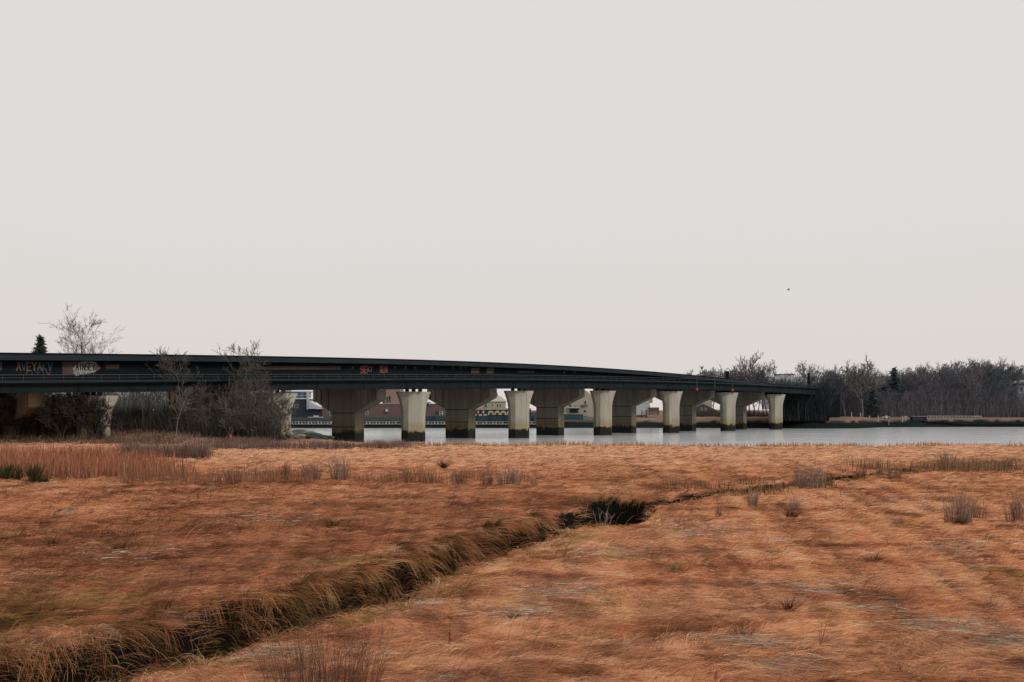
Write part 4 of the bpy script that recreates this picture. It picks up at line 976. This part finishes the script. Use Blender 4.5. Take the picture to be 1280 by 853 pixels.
# brick building
b = thing('brick_building', 'long low red brick building behind the first piers', 'building', 470, YW)
B(b, 'wall', M_BRICK, 402.5, 560, 505.5, 529, YW, 14); B(b, 'parapet', M_CREAM, 402.5, 560, 504.6, 505.4, YW-.12, 14)
B(b, 'upper_storey', mat('dull_brick', (.26,.17,.145), .9), 478, 500, 486, 504.5, YW+3, 9)
windows(b, [(478.5,481,499,504),(483,485,496,503),(486,488.4,495,503)], YW+3, M_GREENF); windows(b, [(411.5,416.5,513,520),(456.5,460.5,514,519)], YW, M_WTRIM, M_GREENF)
v = B(b, 'vent', M_WTRIM, 481.8, 484.8, 511.6, 515, YW-.4, .4); B(v, 'vent_base', M_ROOFD, 482.2, 484.6, 515.1, 516.5, YW-.3, .3)
v = B(b, 'rooftop_unit', M_PALEB, 531, 538, 502.6, 505.5, YW-.5, 2); B(v, 'fan', M_ROOFD, 534, 536, 503.2, 504.9, YW-.56, .05)
b = thing('van', 'small white and teal van with orange tail at the end of the brick building', 'van', 549, 256)
B(b, 'body', M_TEAL, 544, 549, 514, 519.5, 256, 2); B(b, 'cab', M_WTRIM, 549.1, 553, 514.4, 519.5, 256, 2); B(b, 'tail_panel', M_ORP, 550, 553, 517.6, 519.4, 255.94, .05); B(b, 'windscreen', M_WIN, 550, 552.2, 514.8, 516.5, 255.94, .05)
mb = MB(); a = W(394, 524.5, 254)
mb.loft([[(a.x+dx*1.0, a.y+w_*s_, a.z+z_) for s_, z_ in ((-1,.55),(0,0),(1,.55),(0,.62))] for dx, w_ in ((-1.9,.05),(-1.2,.6),(0,.8),(1.2,.75),(1.9,.7))])
bo = mb.build('boat', M_WTRIM); tag(bo, 'small white boat laid up beside the canopy of the navy building', 'boat')
MB().box(a.x-.4, a.x+.8, a.y-.35, a.y+.35, a.z+.6, a.z+1.0).build('cabin', M_PALEB, bo)
# cream shop row
b = thing('shop_row', 'cream shop row with arches and colourful displays behind the second pair of piers', 'shops', 608, YW)
B(b, 'wall', M_TEAL, 588, 664, 512.4, 529, YW, 10); B(b, 'lintel', M_CREAM, 587, 664, 510.4, 512.3, YW-.3, 10.5)
for i, px in enumerate((610.5, 618.5, 626, 634, 642)):
    c_ = W(px+3, 517.4, YW-.2); mb = MB()
    pl = [(c_.x-.78, c_.z-.35)] + [(c_.x - .78*cos(t), c_.z+.85*sin(t)) for t in np.linspace(0, pi, 9)] + [(c_.x+.78, c_.z-.35)]
    mb.prism_xz(pl, YW-.2, YW-.05); ar = mb.build('arch', mat('cream_arch%d' % i, (.48,.38,.25), .8), b)
    mb = MB(); mb.prism_xz([(c_.x+(x-c_.x)*.5, c_.z-.3+(z-c_.z+.3)*.55) for x, z in pl], YW-.24, YW-.205); mb.build('arch_opening', M_ROOFD, ar)
for px, m_ in ((594.3,M_REDP),(596.8,mat('pink_display',(.62,.25,.27),.8)),(601.5,M_REDP),(603.4,mat('pink_display_pale',(.6,.35,.36),.8)),(658,M_REDP),(662,M_ORP)):
    B(b, 'display', m_, px, px+1.9, 513.6, 517, YW-.3, .2)
for px in (592, 598.5, 604.5): B(b, 'planter', M_WTRIM, px, px+4, 518, 519.8, YW-.8, .4)
b = thing('cream_house', 'cream house with dark windows and grey roof above the shop row', 'house', 612, YW+10)
Y2 = YW+10
B(b, 'wall', M_CREAM, 600, 632, 502, 511, Y2, 9)
a0, a1, a2 = W(598, 502.1, Y2-.3), W(634, 502.1, Y2-.3), W(613, 497.5, Y2-.3)
MB().loft([[(a0.x,Y2-.3,a0.z),(a1.x,Y2-.3,a1.z),(a1.x-2,Y2+4,a2.z+.5),(a0.x+2,Y2+4,a2.z+.5)], [(a0.x,Y2+9.3,a0.z),(a1.x,Y2+9.3,a1.z),(a1.x-2,Y2+5,a2.z+.6),(a0.x+2,Y2+5,a2.z+.6)]]).build('roof', M_CREAM, b)
windows(b, [(606,609,504,509.5),(614.5,617,505,508),(620.5,623,505,509.5),(624,626.5,505,509.5)], Y2)
b2 = thing('grey_shed', 'small blue grey shed with cream gable left of the cream house', 'shed', 600, YW+6)
B(b2, 'wall', M_CREAM, 594, 604, 507, 510.5, YW+6, 2); B(b2, 'roof', M_ROOFG, 593, 607, 504.2, 506.9, YW+6, 3)
t = thing('white_tower', 'small white tower with a lantern above the cream house roofs', 'tower', 619, 330)
c_ = W(618.8, 500, 330); zt = W(0, 489, 330).z
MB().loft([[(c_.x+r_*cos(k*pi/4), 330+r_*sin(k*pi/4), z) for k in range(8)] for r_, z in ((.85,.5),(.75,c_.z),(.55,zt-.9))]).build('shaft', M_WTRIM, t)
MB().box(c_.x-.9, c_.x+.9, 329.1, 330.9, zt-.89, zt-.6).build('gallery', M_WTRIM, t)
MB().box(c_.x-.5, c_.x+.5, 329.5, 330.5, zt-.59, zt+.2).build('lantern', M_WIN, t)
MB().loft([[(c_.x+r_*cos(k*pi/4), 330+r_*sin(k*pi/4), z) for k in range(8)] for r_, z in ((.75,zt+.21),(.05,zt+1.2))]).build('cap', M_WTRIM, t)
b = thing('navy_house', 'dark blue gabled house right of the white tower', 'house', 621, 315)
B(b, 'wall', M_PALEB, 612, 628, 501, 512, 315, 6)
p1, p2, p3 = W(619,500.9,314.7), W(624.5,500.9,314.7), W(621.5,492,314.7)
MB().loft([[(p.x, y, p.z) for p in (p1,p2,p3)] for y in (314.7, 321)]).build('roof', mat('blue_roof', (.08,.10,.14), .8), b)
# beige house
b = thing('beige_house', 'beige stucco gabled house with a balcony hung with coloured cloths', 'house', 722, YW)
p = [W(706,529,YW), W(745,529,YW), W(745,500,YW), W(734,489,YW), W(725.5,486.5,YW), W(706,507.5,YW)]
MB().prism_xz([(a.x, a.z) for a in p], YW, YW+10).build('wall', M_BEIGE, b)
B(b, 'balcony', M_WTRIM, 710, 725, 509.2, 510.4, YW-1.2, 1.19)
B(b, 'balcony_wall', M_BEIGE, 710.5, 724.5, 505.4, 509.1, YW-1.1, .1)
for px, m_ in ((711.5,M_TEAL),(713.3,mat('green_cloth',(.18,.35,.12),.9)),(715.2,mat('yellow_cloth',(.62,.45,.12),.9)),(717.8,mat('blue_cloth',(.12,.28,.60),.9)),(719.6,mat('bright_blue_cloth',(.16,.38,.72),.9)),(722,mat('olive_cloth',(.4,.4,.14),.9))):
    B(b, 'cloth', m_, px, px+1.5, 505.8, 508.8, YW-1.18, .06)
B(b, 'doorway', M_ROOFD, 712, 723, 511, 516.5, YW-.05, .04)
windows(b, [(730,733.5,501,505.5),(729.5,733,512,516)], YW)
B(b, 'awning', M_ROOFG, 726, 735, 506.2, 507, YW-.5, .45)
b = thing('car', 'pale car parked left of the beige house', 'car', 702, 255)
a = W(702, 519.5, 255)
MB().prism_xz([(a.x+x*.55, a.z+.1+z*.8) for x, z in ((-2.1,.25),(2.1,.25),(2.1,.8),(1.4,.95),(.8,1.4),(-.9,1.4),(-1.5,.95),(-2.1,.85))], 254.2, 255.8).build('body', M_PALEB, b)
for dx in (-.75, .75): MB().prism_xz([(a.x+dx+.2*cos(k*pi/5), a.z+.22+.2*sin(k*pi/5)) for k in range(10)], 254.1, 254.19).build('wheel', M_BLKP, b)
MB().prism_xz([(a.x+x*.55, a.z+.1+z*.8) for x, z in ((-1.3,.97),(1.2,.97),(.75,1.33),(-.85,1.33))], 254.15, 254.195).build('window', M_WIN, b)
b = thing('blue_shed', 'dark blue shed behind the pale car', 'shed', 703, 268)
B(b, 'wall', mat('blue_wall', (.04,.07,.12), .8), 696, 709, 510, 529, 268, 4)
MB().loft([[(q_.x, y, q_.z) for q_ in (W(695,509.9,268), W(710,509.9,268), W(702,503.5,268))] for y in (267.8, 272)]).build('roof', M_ROOFG, b)
# white sheds with chimney
b = thing('white_shed', 'white and grey sloped roof shed with brick chimney behind the fifth pier pair', 'shed', 805, YW)
MB().prism_xz([(q_.x, q_.z) for q_ in (W(786,518.5,YW), W(812,518.5,YW), W(812,512,YW), W(796,507.5,YW), W(786,511,YW))], YW, YW+6).build('wall', M_WTRIM, b)
MB().prism_xz([(q_.x, q_.z) for q_ in (W(800,511.9,YW+2), W(816,511.9,YW+2), W(814,500,YW+2), W(810,498,YW+2), W(799,505.5,YW+2))], YW+6.1, YW+12).build('roof', M_PALEB, b)
ch = B(b, 'chimney', mat('chimney_brick', (.33,.22,.14), .9), 811.6, 815.8, 492, 504, YW+3, 1); B(ch, 'cap', M_WTRIM, 811.2, 814.8, 488.2, 491.9, YW+3.1, .8)
b = thing('red_store', 'low red and white store beside the white shed', 'shed', 817, YW+1)
B(b, 'wall', M_BRICK, 812.2, 824, 511, 519, YW-1, 3); B(b, 'roof', M_ROOFD, 811.5, 824, 509.5, 510.9, YW-1.2, 3.4); windows(b, [(813.5,816.5,516,518.6),(818,820.5,516,518.6)], YW-1)
tb = thing('timber_stage', 'small blue landing stage with two mooring posts below the white shed', 'landing stage', 803, 254)
B(tb, 'platform', M_BLUEP, 797, 808, 519.2, 520.6, 254, 2); B(tb, 'post', M_NAVY, 802, 802.9, 512.5, 524, 253.8, .18); B(tb, 'post', M_NAVY, 807.6, 808.8, 513, 524, 253.8, .2); B(tb, 'step', M_PALEB, 800, 806, 522.8, 523.5, 253.6, .8)
# dark gabled house in the last gap
b = thing('dark_gabled_house', 'dark grey gabled house with a tan wing seen through the last arch', 'house', 880, YW+8)
YD = YW+8
MB().prism_xz([(q_.x, q_.z) for q_ in (W(862,529,YD), W(896,529,YD), W(896,513,YD), W(879,505,YD), W(862,513,YD))], YD, YD+9).build('wall', mat('slate_wall', (.062,.06,.065), .9, .2, 1), b)
B(b, 'wing', M_CREAM, 878.5, 890, 500, 513, YD+9.1, 5); windows(b, [(876,878,510,513.5),(881,883,510,513.5)], YD)
# pale buildings beyond the railing
b = thing('pale_block', 'pale grey flat-roofed block beyond the highway railing', 'building', 988, 380)
B(b, 'wall', M_PALEB, 962, 1022, 471, 512, 380, 12); B(b, 'upper_floor', M_PALEB, 976, 993, 468.4, 470.9, 381, 8); B(b, 'roof', mat('blue_grey_roof', (.12,.20,.26), .7), 975, 994, 467.4, 468.3, 380.8, 9)
windows(b, [(997+i*6, 1000.5+i*6, 473.5, 476.5) for i in range(4)] + [(966+i*5, 969+i*5, 473.5, 476.5) for i in range(5)], 380, M_PALEB, M_ROOFG)
b = thing('pale_house', 'pale blue house half hidden by trees at the right edge', 'house', 1278, 285)
B(b, 'wall', M_PALEB, 1272, 1320, 480, 512, 285, 8); windows(b, [(1272.6,1275.4,496,504),(1277,1279.5,497,503),(1275,1279,484,489)], 285, M_WTRIM, mat('teal_pane', (.03,.08,.10), .3)); B(b, 'porch_roof', M_WTRIM, 1266, 1290, 505.2, 506.4, 284, .95)
B(b, 'lower_wall', M_TEAL, 1270, 1290, 506.5, 512, 284.5, .45)
a0 = W(1266,479.9,284.5); a1 = W(1323,479.9,284.5); a2 = W(1297,474,284.5)
MB().loft([[(q_.x, y, q_.z) for q_ in (a0,a1,a2)] for y in (284.5, 294)]).build('roof', M_ROOFG, b)

# right bank: posts, boardwalk
PG = 'pale posts along the far right bank'
for px, y0, y1, lab in ((1064.4,515.5,523,'tallest pale post on the far right bank'), (1075.5,516,523.5,'second tall pale post on the far right bank, right of the tallest'), (1086.7,520,525,'short pale post right of the two tall ones on the far bank'),
                        (1097.6,520,524.5,'second short pale post on the far bank'), (1128,520,525,'short pale post left of the pale T-shaped stand'), (1010,520,528,'pale post on the bank just right of the bridges'), (1014,520.3,526,'thin grey post beside the one right of the bridges'),
                        (1067,525,531,'dark stained short post on the stony edge below the tallest post'), (1027,528,531,'stubby post on the stony edge right of the bridges'), (1111,524,529,'dark stubby post below the white trailer')):
    a = W(px, y1, 258); b_ = W(px, y0, 258)
    mb = MB(); mb.loft([[(a.x+r_*cos(k*pi/3), 258+r_*sin(k*pi/3), z) for k in range(6)] for r_, z in ((.15,a.z-.6),(.14,b_.z-.08),(.07,b_.z))])
    tag(mb.build('post', M_POST if 'dark' not in lab else M_WOOD), lab, 'post')
st = thing('signboard', 'pale T-shaped stand on the far right bank', 'stand', 1132, 258); B(st, 'board', M_POST, 1130.3, 1134.5, 520.5, 521.4, 258, .2); B(st, 'post', M_POST, 1132, 1132.9, 521.5, 526, 258.02, .15)
tr_ = thing('trailer', 'small white flat trailer between the posts on the far right bank', 'trailer', 1108, 259); B(tr_, 'bed', M_WTRIM, 1104, 1112.5, 521, 522.6, 259, 1.2); B(tr_, 'box', M_PALEB, 1107, 1110, 519.9, 520.9, 259.2, .8)
for px in (1105.6, 1110.8): 
    a = W(px, 523, 259); MB().prism_xz([(a.x+.22*cos(k*pi/5), a.z+.05+.22*sin(k*pi/5)) for k in range(10)], 258.8, 258.98).build('wheel', M_BLKP, tr_)
bw = thing('boardwalk', 'long low timber boardwalk with rail on the far right bank', 'boardwalk', 1190, 261)
M_TIMB = mat('yellow_timber', (.27,.18,.11), .9, .3, 2)
B(bw, 'deck', M_TIMB, 1159, 1300, 522.2, 524, 261, 1.5); B(bw, 'rail', M_POST, 1159, 1227, 520, 520.6, 261, .1); B(bw, 'rail', M_POST, 1216, 1227, 520.9, 521.3, 261, .1)
for i in range(18): B(bw, 'post', M_POST, 1159+i*4, 1159.4+i*4, 520.1, 523, 260.9, .08)
fb = thing('dark_shed', 'low dark blue shed left of the boardwalk', 'shed', 1150, 262); B(fb, 'wall', M_NAVY, 1141, 1159, 521.4, 526, 262, 2); B(fb, 'roof', M_ROOFG, 1140.5, 1159.5, 520.4, 521.3, 261.8, 2.4)

# rocks
def rock(label, px, py, Y, wpx, hpx, m, seed, name='rock', sq=.8):
    r = np.random.default_rng(seed); k = Y/F; a = W(px, py, Y)
    mb = MB(); rings = []
    for i in range(1, 8):
        ph = pi*i/8; rg = []
        for j in range(12):
            th = 2*pi*j/12
            v = np.array([sin(ph)*cos(th), sin(ph)*sin(th), -cos(ph)])
            f = 1 + .38*(r.random()-.5) + .25*np.sin(3*th+seed)*sin(ph)*.5
            rg.append((a.x+v[0]*wpx*.5*k*f, Y+v[1]*wpx*.5*k*sq*f, a.z+hpx*k*(.35+.6*v[2]*f)))
        rings.append(rg)
    mb.loft(rings); return tag(mb.build(name, m), label, 'rock')
M_RK = mat('dark_rock', (.045,.05,.048), .9, .5, 2, bump=.5); M_RKP = mat('pale_rock', (.27,.24,.20), .9, .4, 2, bump=.5); M_MOSS = mat('mossy_rock', (.13,.11,.03), .95, .4, 2.5, col2=(.035,.04,.035), bump=.5); M_RKG = mat('green_rock', (.035,.06,.052), .9, .4, 2)
rock('moss covered boulder in front of the leftmost lit pier', 345, 549, 112, 17, 9, M_MOSS, 1); rock('dark boulder right of the mossy one', 354, 550, 111, 9, 7, M_RK, 2); rock('dark boulder left of the mossy one', 337, 549, 112, 9, 5, M_RK, 3)
rock('pale flat slab right of the pier foot', 374, 547.5, 118, 17, 5, M_RKP, 4); rock('pale broken block against the pier foot', 362, 546, 119, 10, 7, M_RKP, 5)
rock('long dark rock at the water edge', 392, 549, 121, 26, 8, M_RK, 6); rock('dark rock reaching furthest into the water', 408, 550, 121, 20, 6, M_RK, 7); rock('dark rock in the middle of the spit', 380, 548, 120, 18, 7, M_RK, 8)
rock('pale rubble mound behind the dark rocks', 374, 543, 131, 22, 6, M_RKP, 9); rock('grey rubble mound nearer the water behind the dark rocks', 388, 544, 131, 18, 5, M_RKP, 10); rock('small pale rubble stone beside the pier', 366, 543, 130, 9, 5, M_RKP, 12)
rock('green black boulder on the shore line at left', 107, 553.5, 104, 10, 5, M_RKG, 13); rock('long green boulder right of the other green one on the shore line', 149, 553.5, 104, 20, 5, M_RKG, 14); rock('flat dark drift log stone near the left edge', 34, 555, 103, 18, 3.5, M_RK, 15); rock('grey stone on the bank below the thicket', 302, 551, 107, 7, 3.5, M_RKP, 16)
rock('small grey stone between the green boulders', 128, 554, 104, 12, 4, M_RKP, 17); rock('pale drift stone at the far left of the shore line', 10, 555, 103, 16, 3, M_RKP, 18)
lt = MB(); a = W(288, 549.5, 107); lt.loft([[(a.x+.16*cos(k*pi/3)*s_, 107+.13*sin(k*pi/3)*s_, a.z+z_) for k in range(6)] for s_, z_ in ((1,-.1),(1.15,.2),(.8,.42),(.25,.55))])
tag(lt.build('litter_bag', mat('red_plastic', (.55,.04,.08), .5)), 'bright red plastic bag lying on the left bank', 'litter')
lt = MB(); a = W(103, 536, 108); lt.loft([[(a.x+.25*cos(k*pi/3)*s_, 108+.2*sin(k*pi/3)*s_, a.z+z_) for k in range(6)] for s_, z_ in ((1,-.05),(1.1,.1),(.5,.2))])
tag(lt.build('litter_bag', M_WTRIM), 'crumpled white litter under the bridges at left', 'litter')

# bird
bd = tag(empty('bird', W(985.5, 362.5, 130)), 'small bird gliding in the sky above the right end of the bridges', 'bird')
a = W(985.5, 362.5, 130); M_BIRD = mat('grey_feathers', (.36,.355,.35), .9)
MB().loft([[(a.x+dx, a.y+r_*cos(k*pi/3), a.z+r_*sin(k*pi/3)) for k in range(6)] for dx, r_ in ((-.24,.01),(-.1,.07),(.06,.085),(.18,.05),(.25,.015))]).build('body', M_BIRD, bd, True)
for s_ in (-1, 1):
    MB().loft([[(a.x+x_, a.y+s_*y_, a.z+z_+t_) for x_, t_ in ((-.09*w_,0),(.09*w_,0),(.05*w_,.015),(-.07*w_,.015))] for x_, y_, z_, w_ in ((0,.06,.03,1),(-.05,.3,.16,.9),(-.2,.62,.08,.3))]).build('wing', M_BIRD, bd)

S.render.engine = 'CYCLES'
